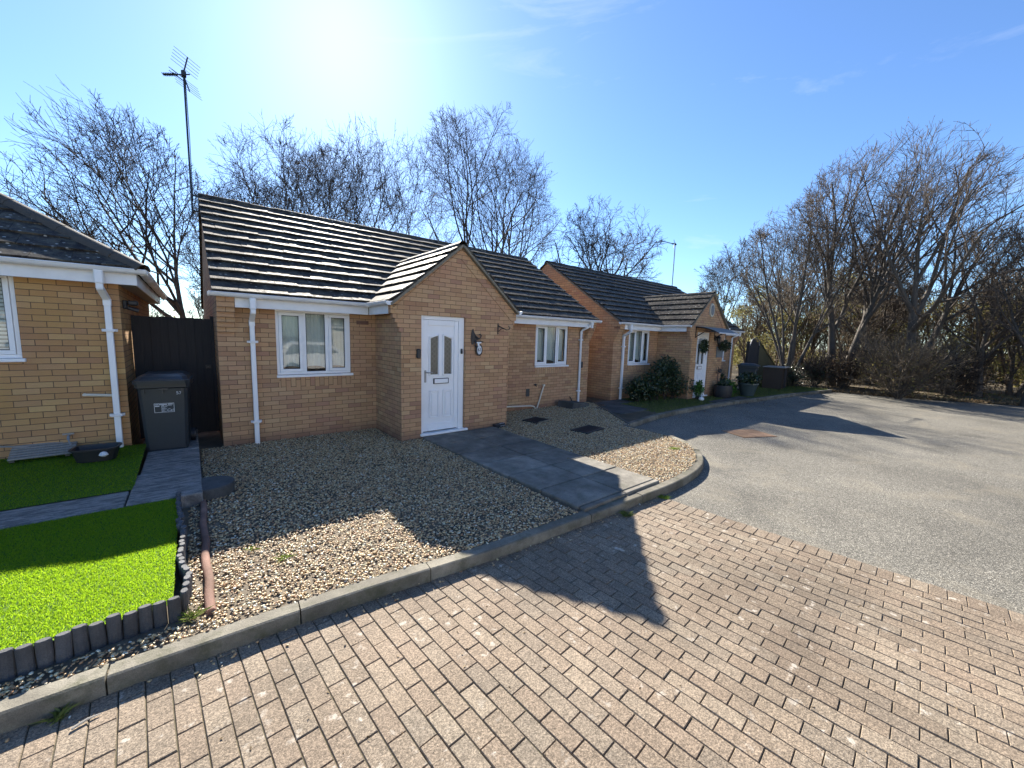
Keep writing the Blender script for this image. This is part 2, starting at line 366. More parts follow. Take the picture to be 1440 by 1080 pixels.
# ------------------------------------------------------------------ roof tiling
def tiles(mb, origin, along, up, nrm, length, slope, gauge=.322, tw=.33, rnd=None, step=.034, clip=None):
    """courses of interlocking tiles; origin at lower left corner of slope, along/up/nrm unit vectors"""
    O = Vector(origin); A = Vector(along); U = Vector(up); N = Vector(nrm); n = max(1, round(slope / gauge)); g = slope / n
    for k in range(n):
        s0 = k * g; s1 = min(s0 + g + .06, slope); off = rnd.uniform(-.0, .02)
        a0 = 0.0; L = length
        a1 = a0; L1 = L
        if clip:
            q = clip(s0, min(s0 + g, slope)); a0, L = q[0], q[1]; a1, L1 = (q[2], q[3]) if len(q) > 2 else (a0, L)
        x = a0; dh0 = 0; sk = max(0, a1 - a0)
        first = True
        while x < L - 1e-4:
            w = (tw * (.55 if (first and k % 2) else 1)) + (sk if first else 0); f0 = first; first = False
            x1 = min(x + w, L); 
            if L - x1 < .08 + max(0, L - L1): x1 = L
            xa = a1 if f0 else x; xb = L1 if x1 == L else x1
            j = rnd.gauss(0, .0025); h = rnd.gauss(0, .002); t = step + h; tl = rnd.gauss(0, .002)
            lo = [(x + .002, s0 + j, t - tl), (x1 - .002, s0 + j + rnd.gauss(0, .0015), t + tl)]
            hi = [(xa + .002, s1, .004 - tl), (xb - .002, s1, .004 + tl)]
            P = []
            for (a, s_, z) in lo + hi: P.append(O + A * a + U * s_ + N * z)
            for (a, s_, z) in lo + hi: P.append(O + A * a + U * s_ + N * (z - .026))
            mb.add(P, [(0, 1, 3, 2), (4, 6, 7, 5), (0, 4, 5, 1), (0, 2, 6, 4), (1, 5, 7, 3), (2, 3, 7, 6)])
            x = x1
    return mb

def ridge_tiles(mb, p0, p1, r=.125, seg=.45, rnd=None, n=7, drop=.72):
    p0 = Vector(p0); p1 = Vector(p1); d = (p1 - p0); L = d.length; d.normalize(); a = d.cross(Vector((0, 0, 1))).normalized(); up = a.cross(d)
    k = max(1, round(L / seg))
    for i in range(k):
        q0 = p0 + d * (L * i / k + .002); q1 = p0 + d * (L * (i + 1) / k - .002); rr = r + rnd.gauss(0, .004); dz = rnd.gauss(0, .004)
        V = []
        for q in (q0, q1):
            for s_ in (rr, rr - .018):
                for j in range(n):
                    th = math.pi * j / (n - 1); V.append(q + a * (math.cos(th) * s_) + up * ((math.sin(th) - drop) * s_ + dz))
        F = []
        for j in range(n - 1):
            F += [(j, j + 1, 2 * n + j + 1, 2 * n + j), (n + j, 3 * n + j, 3 * n + j + 1, n + j + 1), (j, n + j, n + j + 1, j + 1), (2 * n + j, 2 * n + j + 1, 3 * n + j + 1, 3 * n + j)]
        F += [(0, 2 * n, 3 * n, n), (n - 1, 2 * n - 1, 4 * n - 1, 3 * n - 1)]
        mb.add(V, F)
    return mb

def gutter(mb, p0, p1, r=.056, n=8):
    """half-round gutter, open upwards, p0->p1 at rim centre height"""
    p0 = Vector(p0); p1 = Vector(p1); d = (p1 - p0).normalized(); a = d.cross(Vector((0, 0, 1))).normalized()
    V = []
    for q in (p0, p1):
        for s_ in (r, r - .006):
            for j in range(n + 1):
                th = math.pi * j / n; V.append(q + a * (math.cos(th) * s_) + Vector((0, 0, -1)) * (math.sin(th) * s_ * 1.05))
    m = n + 1; F = []
    for j in range(n):
        F += [(j, 2 * m + j, 2 * m + j + 1, j + 1), (m + j, m + j + 1, 3 * m + j + 1, 3 * m + j)]
    F += [(0, m, 3 * m, 2 * m), (m - 1, 3 * m - 1, 4 * m - 1, 2 * m - 1)]
    F += [tuple(range(m)), tuple(2 * m + j for j in range(m))[::-1]]
    mb.add(V, F)
    # rolled front bead, end collars and union brackets
    L = (p1 - p0).length
    for sgn in (1, -1): mb.tube([p0 + a * r * sgn, p1 + a * r * sgn], .008, 6)
    k = max(1, int(L / .9))
    for i in range(k + 1):
        q = p0 + d * (L * (i + (.0 if i else .0)) / k); w = .02 if 0 < i < k else .012
        c0 = q - d * w; c1 = q + d * w; W = []
        for c_ in (c0, c1):
            for j in range(n + 1):
                th = math.pi * j / n; W.append(c_ + a * (math.cos(th) * (r + .006)) + Vector((0, 0, -1)) * (math.sin(th) * (r + .006) * 1.05))
        mb.add(W, [(j, m + j, m + j + 1, j + 1) for j in range(n)] + [tuple(range(m)), tuple(m + j for j in range(m))[::-1]])
    return mb

def wall_grid(mb, x0, x1, z0, z1, y, holes, reveal=.1):
    """front sheet facing -y with rectangular openings and reveals going back"""
    xs = sorted({x0, x1, *[h[i] for h in holes for i in (0, 1)]}); zs = sorted({z0, z1, *[h[i] for h in holes for i in (2, 3)]})
    for i in range(len(xs) - 1):
        for j in range(len(zs) - 1):
            cx = (xs[i] + xs[i + 1]) / 2; cz = (zs[j] + zs[j + 1]) / 2
            if any(h[0] < cx < h[1] and h[2] < cz < h[3] for h in holes): continue
            mb.add([(xs[i], y, zs[j]), (xs[i + 1], y, zs[j]), (xs[i + 1], y, zs[j + 1]), (xs[i], y, zs[j + 1])], [(0, 1, 2, 3)])
    for (a, b, c_, d) in holes:
        mb.add([(a, y, c_), (b, y, c_), (b, y, d), (a, y, d), (a, y + reveal, c_), (b, y + reveal, c_), (b, y + reveal, d), (a, y + reveal, d)],
               [(0, 3, 7, 4), (1, 5, 6, 2), (0, 4, 5, 1), (3, 2, 6, 7)])
    return mb

def make_window(parent, x0, x1, z0, z1, y, inner='net', splits=(.36, .665), sill=.045):
    """three-light casement window with its frame at plane y (frame front)"""
    f = MB(); fw = .045
    f.cbox(x0, x1, y, y + .07, z0, z0 + fw, .004); f.cbox(x0, x1, y, y + .07, z1 - fw, z1, .004)
    f.cbox(x0, x0 + fw, y, y + .07, z0 + fw, z1 - fw, .004); f.cbox(x1 - fw, x1, y, y + .07, z0 + fw, z1 - fw, .004)
    W = x1 - x0; m = [x0 + W * s_ for s_ in splits]
    for q in m: f.cbox(q - .028, q + .028, y + .001, y + .07, z0 + fw, z1 - fw, .004)
    win = f.build('window', M['upvc'], parent)
    bays = [(x0 + fw, m[0] - .028), (m[0] + .028, m[1] - .028), (m[1] + .028, x1 - fw)]
    g = MB()
    for i, (a, b) in enumerate(bays):
        lo, hi = z0 + fw, z1 - fw
        if i != 1:
            s_ = MB(); sw = .05; yy = y - .012
            s_.cbox(a + .002, b - .002, yy, yy + .06, lo + .002, lo + sw, .004); s_.cbox(a + .002, b - .002, yy, yy + .06, hi - sw, hi - .002, .004)
            s_.cbox(a + .002, a + sw, yy, yy + .06, lo + sw, hi - sw, .004); s_.cbox(b - sw, b - .002, yy, yy + .06, lo + sw, hi - sw, .004)
            s_.build('sash', M['upvc'], win)
            a, b, lo, hi = a + sw, b - sw, lo + sw, hi - sw
        gk = MB(); e = .009; yg = y + .012                       # black gasket round each pane
        for q in ((a, b, lo, lo + e), (a, b, hi - e, hi), (a, a + e, lo + e, hi - e), (b - e, b, lo + e, hi - e)): gk.box(q[0], q[1], yg, yg + .02, q[2], q[3])
        gk.build('gasket', M['black'], win)
        g.box(a + e, b - e, y + .02, y + .026, lo + e, hi - e)
    g.build('pane', M['glass'], win)
    c_ = MB(); nn = 60; V = []                                    # pleated net or blind
    for i in range(nn + 1):
        x = x0 + .05 + (W - .1) * i / nn; d = .012 * math.sin(i * 1.7) if inner == 'net' else 0
        hem = z0 + .1 + (.035 * abs(math.sin(i / nn * math.pi * 3)) if inner == 'net' else 0)
        V += [(x, y + .12 + d, hem), (x, y + .12 + d, z1 - .02)]
    c_.add(V, [(2 * i, 2 * i + 2, 2 * i + 3, 2 * i + 1) for i in range(nn)]); c_.build('curtain' if inner == 'net' else 'blind', M[inner], win, smooth=True)
    if sill:
        s_ = MB(); s_.cbox(x0 - .01, x1 + .03, y - .075, y + .03, z0 - sill, z0 - .002, .006); s_.build('sill', M['upvc'], win)
    return win

def text_mesh(txt, size, mat, name, parent, mtx, shear=0, ext=.002):
    cu = bpy.data.curves.new('lettering', 'FONT'); cu.body = txt; cu.size = size; cu.extrude = ext; cu.shear = shear; cu.align_x = 'CENTER'; cu.align_y = 'CENTER'
    o = bpy.data.objects.new('lettering', cu); C.objects.link(o); bpy.context.view_layer.update()
    dg = bpy.context.evaluated_depsgraph_get(); me = bpy.data.meshes.new_from_object(o.evaluated_get(dg))
    bpy.data.objects.remove(o); me.transform(mtx); me.materials.clear(); me.materials.append(mat)
    q = bpy.data.objects.new(name, me); C.objects.link(q); q.parent = parent; return q

def downpipe(parent, x, ytop, z_out, z_elbow, y, z0, round_=False, xo=None, brackets=(1.65, .36)):
    """outlet at (xo, ytop), swan neck back to the wall at (x, y)"""
    xo = x if xo is None else xo; p = MB(); n = 10 if round_ else 4; r = .034 if round_ else .046
    p.lathe([(r * 1.55, z_out - .005), (r * 1.5, z_out - .05), (r * 1.18, z_out - .09), (r * 1.18, z_out - .16), (r, z_out - .165)], (xo, ytop, 0), 14 if round_ else 4) if round_ else p.cbox(xo - .043, xo + .043, ytop - .045, ytop + .045, z_out - .17, z_out, .012)
    if round_:
        p.tube([(xo, ytop, z_out - .1), (xo, ytop, z_elbow + .1), (xo + (x - xo) * .12, ytop + (y - ytop) * .1, z_elbow + .055), (x - (x - xo) * .12, y - (y - ytop) * .1, z_elbow - .06), (x, y, z_elbow - .11), (x, y, z0)], r, n)
        p.tube([(x, y, z_elbow - .1), (x, y, z_elbow - .17)], r * 1.2, n)
        o = autosmooth(p.build('downpipe', M['upvc_dirty'], parent), 40)
    else:
        w = .0325
        p.obox((xo, ytop, z_out - .165), (xo, ytop, z_elbow), w * 2, w * 2, (0, 1, 0)); p.obox((xo, ytop, z_elbow + .012), (x, y, z_elbow - .12), w * 2, w * 1.9, (0, .7, .7)); p.cbox(x - w, x + w, y - w, y + w, z0, z_elbow - .1, .006)
        p.cbox(x - w - .006, x + w + .006, y - w - .006, y + w + .006, z_elbow - .2, z_elbow - .11, .004)
        o = p.build('downpipe', M['upvc'], parent)
    for zb in brackets:
        b = MB(); b.cbox(x - .075, x + .075, y - .01, y + .035, zb - .018, zb + .018, .004); b.cbox(x - r - .01, x + r + .01, y - r - .008, y + r, zb - .018, zb + .018, .004)
        b.build('bracket', M['upvc_dirty'], o)
    return o

# ------------------------------------------------------------------ the bungalow type (left front corner of the facade at the local origin)
W_, RY, RZ = 8.71, 3.0, 4.52
EY, EZ = -.28, 2.375
TAN = (RZ - EZ) / (RY - EY); SL = math.hypot(RZ - EZ, RY - EY); SU = Vector((0, (RY - EY) / SL, (RZ - EZ) / SL)); SN = Vector((0, -SU.z, SU.y))
PX0, PX1, PY = 2.43, 4.743, -1.19
PA, PAZ, PL, PR_, PEZ = 3.587, 3.50, 2.23, 4.944, 2.36

def make_bungalow():
    rnd = random.Random(4)
    h = empty('brick_bungalow')
    w = MB()
    # facade left of, right of the porch
    wall_grid(w, 0, PX0, -.3, 2.25, 0, [(.776, 1.967, 1.1, 2.19)]); wall_grid(w, PX1, W_, -.3, 2.25, 0, [(6.585, 7.805, 1.12, 2.19)])
    # porch returns and front (stepped corbels carry the gable)
    w.add([(PX0, 0, -.3), (PX0, PY, -.3), (PX0, PY, 2.3), (PX0, 0, 2.3)], [(0, 3, 2, 1)][::1]); w.add([(PX1, PY, -.3), (PX1, 0, -.3), (PX1, 0, 2.3), (PX1, PY, 2.3)], [(0, 1, 2, 3)])
    wall_grid(w, PX0, PX1, -.3, 2.18, PY, [(2.8, 3.7, .03, 2.18)], .09)
    zt = 2.18; ps = (PAZ - PEZ) / (PA - PL)
    w.add([(PX0, PY, zt), (PX1, PY, zt), (PR_ - .03, PY, PEZ - .05), (PA, PY, PAZ - .05), (PL + .03, PY, PEZ - .05)], [(0, 1, 2, 3, 4)])
    for i in range(5):
        z = 1.88 + .075 * i; e = .036 * (i + 1)
        w.box(PX0 - e, PX0, PY, PY + .1, z, z + .0745); w.box(PX1, PX1 + e, PY, PY + .1, z, z + .0745)
    w.box(PX0 - .18, PX0, PY, PY + .1, 2.255, 2.33); w.box(PX1, PX1 + .18, PY, PY + .1, 2.255, 2.33)
    # gable ends
    for x, f in ((0, (0, 1, 2, 3, 4)), (W_, (4, 3, 2, 1, 0))):
        V = [(x, 2 * RY, -.3), (x, 0, -.3), (x, 0, EZ + TAN * .28 - .05), (x, RY, RZ - .05), (x, 2 * RY, EZ + TAN * .28 - .05)]
        w.add(V, [f]); w.add([(x, 0, 2.2), (x, -.2, 2.2), (x, -.2, EZ + TAN * .08 - .05), (x, 0, EZ + TAN * .28 - .05)], [(0, 1, 2, 3) if x == 0 else (3, 2, 1, 0)])
    w.add([(0, 2 * RY, -.3), (W_, 2 * RY, -.3), (W_, 2 * RY, 2.3), (0, 2 * RY, 2.3)], [(3, 2, 1, 0)])
    for x0, x1 in ((0, .222), (W_ - .222, W_)):                  # kneelers step forward under the eaves
        for i in range(6):
            z = 1.79 + .075 * i; w.box(x0, x1, -.036 * (i + 1), 0, z, z + .0745)
        w.box(x0 + .001, x1, -.225, 0, 2.24, 2.34)
    w.build('wall', M['brick'], h)
    for q in ((.8, 1.97, .885, 1.054), (6.6, 7.82, .905, 1.07)): sc = MB(); sc.box(q[0], q[1], -.004, .05, q[2], q[3]); sc.build('soldier_course', M['brick'], h, swap=True)
    # verge bands on the porch gable, set just proud of the brickwork
    cs = Vector((PA - PL, 0, PAZ - PEZ)).normalized()
    for sg in (1, -1):
        p0 = Vector((PA - sg * (PA - PL) + sg * .05, PY - .012, PEZ - .1)); p1 = Vector((PA, PY - .012, PAZ - .1))
        d = (p1 - p0).normalized(); nn = Vector((-d.z * sg, 0, d.x * sg))
        if nn.z > 0: nn = -nn
        e0 = p0 + nn * .135; e1 = Vector((PA, PY - .012, PAZ - .1 - .135 / abs(nn.z)))
        o = [p0, e0, e1, p1] if sg > 0 else [p0, p1, e1, e0]
        vb = MB(); vb.poly([q + Vector((0, .02, 0)) for q in o], (0, -.02, 0)); vb.build('verge_band', M['brick'], h)
        # mortar bed and undercloak at the gable verges
    for sg in (1, -1):
        p0 = Vector((PA - sg * (PA - PL), PY - .03, PEZ - .04)); p1 = Vector((PA, PY - .03, PAZ - .04)); vm = MB(); vm.obox(p0, p1, .1, .04); vm.build('verge', M['verge'], h)
    for x in (-.02, W_ + .02): vm = MB(); vm.obox((x, EY + .08, EZ + .02), (x, RY, RZ - .035), .05, .045); vm.build('verge', M['verge'], h)
    # main roof
    r = MB(); x0, x1 = -.05, W_ + .05
    tiles(r, (x0, EY, EZ), (1, 0, 0), SU, SN, x1 - x0, SL - .06, rnd=rnd, gauge=.325, step=.049)
    bu = Vector((0, -SU.y, SU.z)); bn = Vector((0, SU.z, SU.y))
    tiles(r, (x1, 2 * RY - EY, EZ), (-1, 0, 0), bu, bn, x1 - x0, SL - .06, rnd=rnd, gauge=.325, tw=.99)
    r.add([(x0 + .03, EY + .02, EZ - .02), (x1 - .03, EY + .02, EZ - .02), (x1 - .03, RY, RZ - .02), (x0 + .03, RY, RZ - .02), (x1 - .03, 2 * RY - EY, EZ - .02), (x0 + .03, 2 * RY - EY, EZ - .02)], [(0, 1, 2, 3), (3, 2, 4, 5)])
    roof = r.build('roof', M['tile'], h)
    rt = MB(); ridge_tiles(rt, (x0, RY, RZ + .0), (x1, RY, RZ + .0), rnd=rnd); autosmooth(rt.build('ridge', M['tile'], roof), 40)
    # porch roof
    p = MB(); yf = PY - .075
    psl = math.hypot(PA - PL, PAZ - PEZ)
    yb = lambda z: EY + (z - EZ) / TAN
    zs = (PAZ - PEZ) / psl
    ul = Vector(((PA - PL) / psl, 0, zs)); nl = Vector((-zs, 0, ul.x))
    tiles(p, (PL, yf, PEZ), (0, 1, 0), ul, nl, 1, psl - .05, rnd=rnd, gauge=.3, step=.05, clip=lambda a, b: (0, yb(PEZ + zs * b) - yf + .16))
    ur = Vector((-ul.x, 0, zs)); nr = Vector((zs, 0, ul.x))
    tiles(p, (PR_, yf, PEZ), (0, 1, 0), ur, nr, 1, psl - .05, rnd=rnd, gauge=.3, step=.05, clip=lambda a, b: (0, yb(PEZ + zs * b) - yf + .16))
    ybk = yb(PAZ) + .1
    p.add([(PL + .02, yf + .02, PEZ - .02), (PL + .02, yb(PEZ), PEZ - .02), (PA, ybk, PAZ - .02), (PA, yf + .02, PAZ - .02), (PR_ - .02, yf + .02, PEZ - .02), (PR_ - .02, yb(PEZ), PEZ - .02)], [(0, 1, 2, 3), (3, 2, 5, 4)])
    pr = p.build('porch_roof', M['tile'], h)
    rt = MB(); ridge_tiles(rt, (PA, yf, PAZ + .0), (PA, ybk - .12, PAZ + .0), rnd=rnd, r=.11); autosmooth(rt.build('ridge', M['tile'], pr), 40)
    for sx in (PL, PR_):
        vl = MB(); vl.obox((sx + (.0), yb(PEZ) - .01, PEZ + .012), (PA, yb(PAZ), PAZ + .012), .16, .012, (0, -.5, 1)); vl.build('valley', M['lead'], pr)
    # eaves joinery
    for q in ((.225, PX0 - .2, -.205, -.185), (PX1 + .2, W_ - .225, -.205, -.185), (2.245, 2.265, PY + .105, -.187), (4.905, 4.925, PY + .105, -.187)): fb = MB(); fb.cbox(*q, 2.172, 2.33, .003); fb.build('fascia', M['upvc_dirty'], h)
    for q in ((.225, PX0 - .18, -.184, .002, 2.19, 2.2), (PX1 + .18, W_ - .225, -.184, .002, 2.19, 2.2), (2.267, PX0, PY + .105, -.002, 2.201, 2.21), (PX1, 4.904, PY + .105, -.002, 2.201, 2.21)): so = MB(); so.box(*q); so.build('soffit', M['soffit'], h)
    gy = -.285
    for q in (((-.09, gy, 2.372), (2.2, gy, 2.366)), ((4.99, gy, 2.366), (W_ + .1, gy, 2.372)), ((2.2, gy - .06, 2.366), (2.2, PY - .06, 2.368)), ((4.975, gy - .06, 2.366), (4.975, PY - .06, 2.368))):
        gt = MB(); gutter(gt, *q); autosmooth(gt.build('gutter', M['upvc_dirty'], h), 40)
    downpipe(h, .445, gy, 2.32, 2.1, -.05, -.02)
    downpipe(h, 8.29, gy, 2.32, 2.16, -.045, -.02, True, 8.45, (1.82, .36))
    make_window(h, .776, 1.967, 1.1, 2.19, .03); make_window(h, 6.585, 7.805, 1.12, 2.19, .03, splits=(.345, .655))
    # front door
    d = MB(); y = PY + .045; x0, x1, z0, z1 = 2.802, 3.698, .07, 2.178
    d.cbox(x0, x0 + .055, y, y + .07, z0, z1, .005); d.cbox(x1 - .115, x1, y, y + .07, z0, z1, .005); d.cbox(x0 + .055, x1 - .115, y, y + .07, z1 - .07, z1, .005)
    lx0, lx1, lz0, lz1 = x0 + .058, x1 - .118, z0 + .02, z1 - .073; yl = y + .012
    d.cbox(lx0, lx0 + .095, yl, yl + .055, lz0, lz1, .005); d.cbox(lx1 - .085, lx1, yl, yl + .055, lz0, lz1, .005); d.cbox(lx0 + .095, lx1 - .085, yl, yl + .055, lz1 - .095, lz1, .005); d.cbox(lx0 + .095, lx1 - .085, yl, yl + .055, lz0, lz0 + .13, .005)
    ix0, ix1, iz0, iz1 = lx0 + .095, lx1 - .085, lz0 + .13, lz1 - .095; d.box(ix0, ix1, yl + .02, yl + .045, iz0, iz1)
    def mould(a, b, c_, e, arch=0, dep=.014):
        o = [(a, c_), (b, c_), (b, e + (arch if arch > 0 else 0)), (a, e + (-arch if arch < 0 else 0))]; yy = yl + .012
        for i in range(4):
            q0, q1 = o[i], o[(i + 1) % 4]; d.obox((q0[0], yy, q0[1]), (q1[0], yy, q1[1]), .022, .03, (0, 1, 0))
    mx = (ix0 + ix1) / 2
    lites = [(ix0 + .06, mx - .065, 1.13, 1.78, .05), (mx + .065, ix1 - .06, 1.13, 1.78, -.05)]
    for q in lites: mould(q[0] - .02, q[1] + .02, q[2] - .02, q[3] + .02, q[4])
    for a, b in ((ix0 + .045, mx - .05), (mx + .05, ix1 - .045)):
        mould(a, b, .33, .83); d.cbox(a + .035, b - .035, yl + .005, yl + .03, .365, .795, .01); d.cbox(a + .02, b - .02, yl - .004, yl + .025, .325, .345, .004)
    d.cbox(lx0 + .1, lx1 - .09, y - .012, y + .03, lz0 + .005, lz0 + .045, .006)
    door = d.build('door', M['upvc'], h)
    for q in lites:
        g = MB(); a, b, c_, e, ar = q
        g.poly([(a, yl + .019, c_), (b, yl + .019, c_), (b, yl + .019, e + max(ar, 0)), (a, yl + .019, e + max(-ar, 0))], (0, -.006, 0)); g.build('pane', M['lattice'], door)
    s_ = MB(); s_.cbox(2.78, 3.76, PY - .05, PY + .1, .03, .072, .008); s_.build('sill', M['upvc'], door)
    lb = MB(); lb.cbox(mx - .14, mx + .14, yl - .012, yl + .03, .965, 1.045, .006); lo = lb.build('letterbox', M['upvc'], door); k = MB()
    for q in ((mx - .15, mx + .15, 1.045, 1.055), (mx - .15, mx + .15, .955, .965), (mx - .152, mx - .14, .955, 1.055), (mx + .14, mx + .152, .955, 1.055)): k.box(q[0], q[1], yl - .01, yl + .02, q[2], q[3])
    k.build('surround', M['black'], lo)
    hd = MB(); hx = lx0 + .045; hd.cbox(hx - .02, hx + .02, yl - .008, yl + .01, .99, 1.21, .006); hd.tube([(hx, yl, 1.17), (hx, yl - .05, 1.17), (hx + .015, yl - .055, 1.17), (hx + .12, yl - .055, 1.165)], .009, 8); hd.tube([(hx, yl - .002, 1.05), (hx, yl - .013, 1.05)], .008, 8)
    hd.build('handle', M['greymetal'], door)
    return h

bungalow = make_bungalow()
tag(bungalow, 'nearest whole buff brick bungalow with white front door and gabled porch behind gravel garden', 'bungalow', 'brick bungalows along the close')
neighbour = copy_tree(bungalow)
neighbour.location = (9.6, -.19, 0)
tag(neighbour, 'brick bungalow beyond the gravel garden with grey door canopy and leafy front bed', 'bungalow', 'brick bungalows along the close')
# things only the nearer one has
def front_fixtures(h):
    k = MB(); k.cbox(2.70, 2.775, PY - .05, PY, 1.43, 1.595, .015); k.build('key_safe', M['black'], h)
    b = MB(); b.cbox(3.622, 3.662, PY + .015, PY + .046, 1.5, 1.6, .01); bb = b.build('doorbell', M['black'], h); c_ = MB(); c_.tube([(3.642, PY + .018, 1.575), (3.642, PY + .01, 1.575)], .009, 10); c_.build('button', M['greymetal'], bb)
    for (x, y, z, n) in ((2.19, 0, 2.03, 'air_brick'), (6.37, 0, .43, 'vent_cover')):
        v = MB(); hw, hh = (.11, .035) if n == 'air_brick' else (.06, .1); v.cbox(x - hw, x + hw, y - .012, y + .01, z - hh, z + hh, .003)
        for i in range(4): v.box(x - hw + .01, x + hw - .01, y - .018, y - .01, z - hh + .012 + i * hh * .48, z - hh + .02 + i * hh * .48)
        v.build(n, M['redbar'] if n == 'air_brick' else M['dark_slab'], h)
    v = MB(); v.tube([(6.91, -.01, .59), (6.9, -.05, .59), (6.88, -.055, .57), (6.66, -.06, .0)], .02, 10); v.tube([(6.91, -.0, .6), (6.91, -.06, .6)], .027, 10); v.build('waste_pipe', M['conduit'], h)
    v = MB(); v.tube([(5.0, -.06, .17), (6.45, -.06, .085), (6.55, -.06, .06), (6.62, -.07, -.02)], .02, 10); v.build('waste_pipe', M['conduit'], h)
    v = MB(); v.tube([(6.6, .01, .62), (6.6, -.06, .62), (6.6, -.075, .58)], .014, 8); v.obox((6.55, -.05, .64), (6.65, -.05, .64), .018, .018); v.build('outside_tap', M['black'], h)
    v = MB(); v.cbox(8.345, 8.42, -.07, 0, 1.02, 1.2, .02); v.build('cable_box', M['black'], h)
    v = MB(); v.tube([(7.95, -.01, .2), (7.95, -.05, .2), (7.99, -.06, .12), (8.02, -.05, -.02)], .014, 8); v.build('supply_cable', M['black'], h)
front_fixtures(bungalow)
# lamp / number bracket on the porch wall
t = empty('number_plaque', (3.9, PY, 1.78), 0, 'black scroll bracket holding an oval number plaque right of the white door', 'plaque')
m = MB(); m.poly([(-.06, -.012, .17), (-.03, -.012, .2), (0, -.012, .12), (.05, -.012, .05), (.1, -.012, .03), (.13, -.012, -.0), (.02, -.012, -.02), (-.02, -.012, -.1), (-.06, -.012, -.1), (-.08, -.012, .05)][::-1], (0, .012, 0))
m.tube([(.02, -.03, .06), (.06, -.05, .02), (.1, -.06, .03), (.12, -.06, .07), (.1, -.06, .1), (.075, -.06, .09)], .011, 7); m.tube([(0, -.02, -.03), (.08, -.05, -.03), (.17, -.06, -.045)], .01, 6); m.build('bracket', M['black'], t)
m = MB(); m.cbox(.03, .13, -.06, -.03, -.075, -.05, .004); m.cbox(.05, .09, -.055, -.035, -.12, -.075, .004); m.build('lamp', M['upvc'], t)
m = MB(); m.tube([(.02, -.03, -.02), (.0, -.035, -.12), (.03, -.03, -.17)], .012, 6)
pl = [(.09 + .075 * math.cos(a), -.03, -.2 + .115 * math.sin(a)) for a in np.linspace(0, 2 * math.pi, 24, endpoint=False)]; m.poly(pl, (0, -.02, 0)); m.build('plaque', M['black'], t)
m = MB(); pl = [(.09 + .052 * math.cos(a), -.05, -.2 + .085 * math.sin(a)) for a in np.linspace(0, 2 * math.pi, 24, endpoint=False)]; m.poly(pl, (0, -.004, 0)); f_ = m.build('face', M['white_print'], t)
text_mesh('63', .085, M['black'], 'number', t, Matrix.Translation((.09, -.056, -.2)) @ Matrix.Rotation(R(90), 4, 'X'))
t = empty('hanging_basket_bracket', (4.46, PY, 2.0), 0, 'empty black hook bracket on the porch wall near the right eaves', 'bracket')
m = MB(); m.cbox(-.013, .013, -.012, 0, -.11, .11, .003); m.tube([(0, -.01, .06), (.05, -.08, .02), (.1, -.16, -.02), (.13, -.2, -.01), (.14, -.215, .03), (.12, -.19, .05)], .009, 7); m.tube([(0, -.01, -.06), (.04, -.07, .0), (.06, -.1, .01)], .007, 6); m.build('hook', M['black'], t)
# items by the porch
t = empty('solar_light', (4.5, -1.27, .0), R(8), 'small black solar light box with pale panel at the porch foot', 'solar light')
m = MB(); m.cbox(-.15, .13, -.05, .05, -.02, .08, .012); m.build('case', M['black'], t); m = MB(); m.add([(-.02, -.053, .035), (.12, -.053, .035), (.12, -.02, .085), (-.02, -.02, .085)], [(0, 1, 2, 3)]); m.build('panel', M['white_print'], t)

# ------------------------------------------------------------------ neighbour's own fittings
NX, NY = 9.6, -.19
t = empty('door_canopy', (NX + 2.62, NY + PY, 2.3), 0, 'grey polycarbonate canopy over the far white door', 'canopy')
m = MB(); V = []; nn = 8
for i in range(nn + 1):
    s_ = i / nn; V += [(0, -.75 * s_, .06 - .2 * s_ * s_), (1.4, -.75 * s_, .06 - .2 * s_ * s_)]
V2 = [(x, y, z - .015) for x, y, z in V]; k = len(V)
m.add(V + V2, [(2 * i, 2 * i + 2, 2 * i + 3, 2 * i + 1) for i in range(nn)] + [(k + 2 * i, k + 2 * i + 1, k + 2 * i + 3, k + 2 * i + 2) for i in range(nn)] + [(2 * nn, k + 2 * nn, k + 2 * nn + 1, 2 * nn + 1)] + [(2 * i, k + 2 * i, k + 2 * i + 2, 2 * i + 2) for i in range(nn)]); m.build('sheet', M['poly'], t)
for x in (.03, 1.37):
    m = MB(); m.tube([(x, 0, -.3), (x, -.3, -.1), (x, -.66, -.11)], .014, 6); m.tube([(x, 0, .03), (x, -.3, -.0), (x, -.7, -.13)], .014, 6); m.obox((x, -.01, -.32), (x, -.01, .05), .02, .02); m.build('bracket', M['black'], t)
m = MB(); m.tube([(0, -.75, -.15), (1.4, -.75, -.15)], .016, 6); m.build('front_rail', M['upvc'], t)
t = empty('oval_plaque', (NX + PA, NY + PY, 2.92), 0, 'pale oval plaque high on the far porch gable', 'plaque')
m = MB(); m.poly([(.15 * math.cos(a), 0, .22 * math.sin(a)) for a in np.linspace(0, 2 * math.pi, 24, endpoint=False)], (0, -.05, 0)); m.build('plate', M['cream'], t)
m = MB(); m.poly([(.105 * math.cos(a), -.05, .165 * math.sin(a)) for a in np.linspace(0, 2 * math.pi, 24, endpoint=False)], (0, -.012, 0)); m.build('medallion', M['poly'], t)

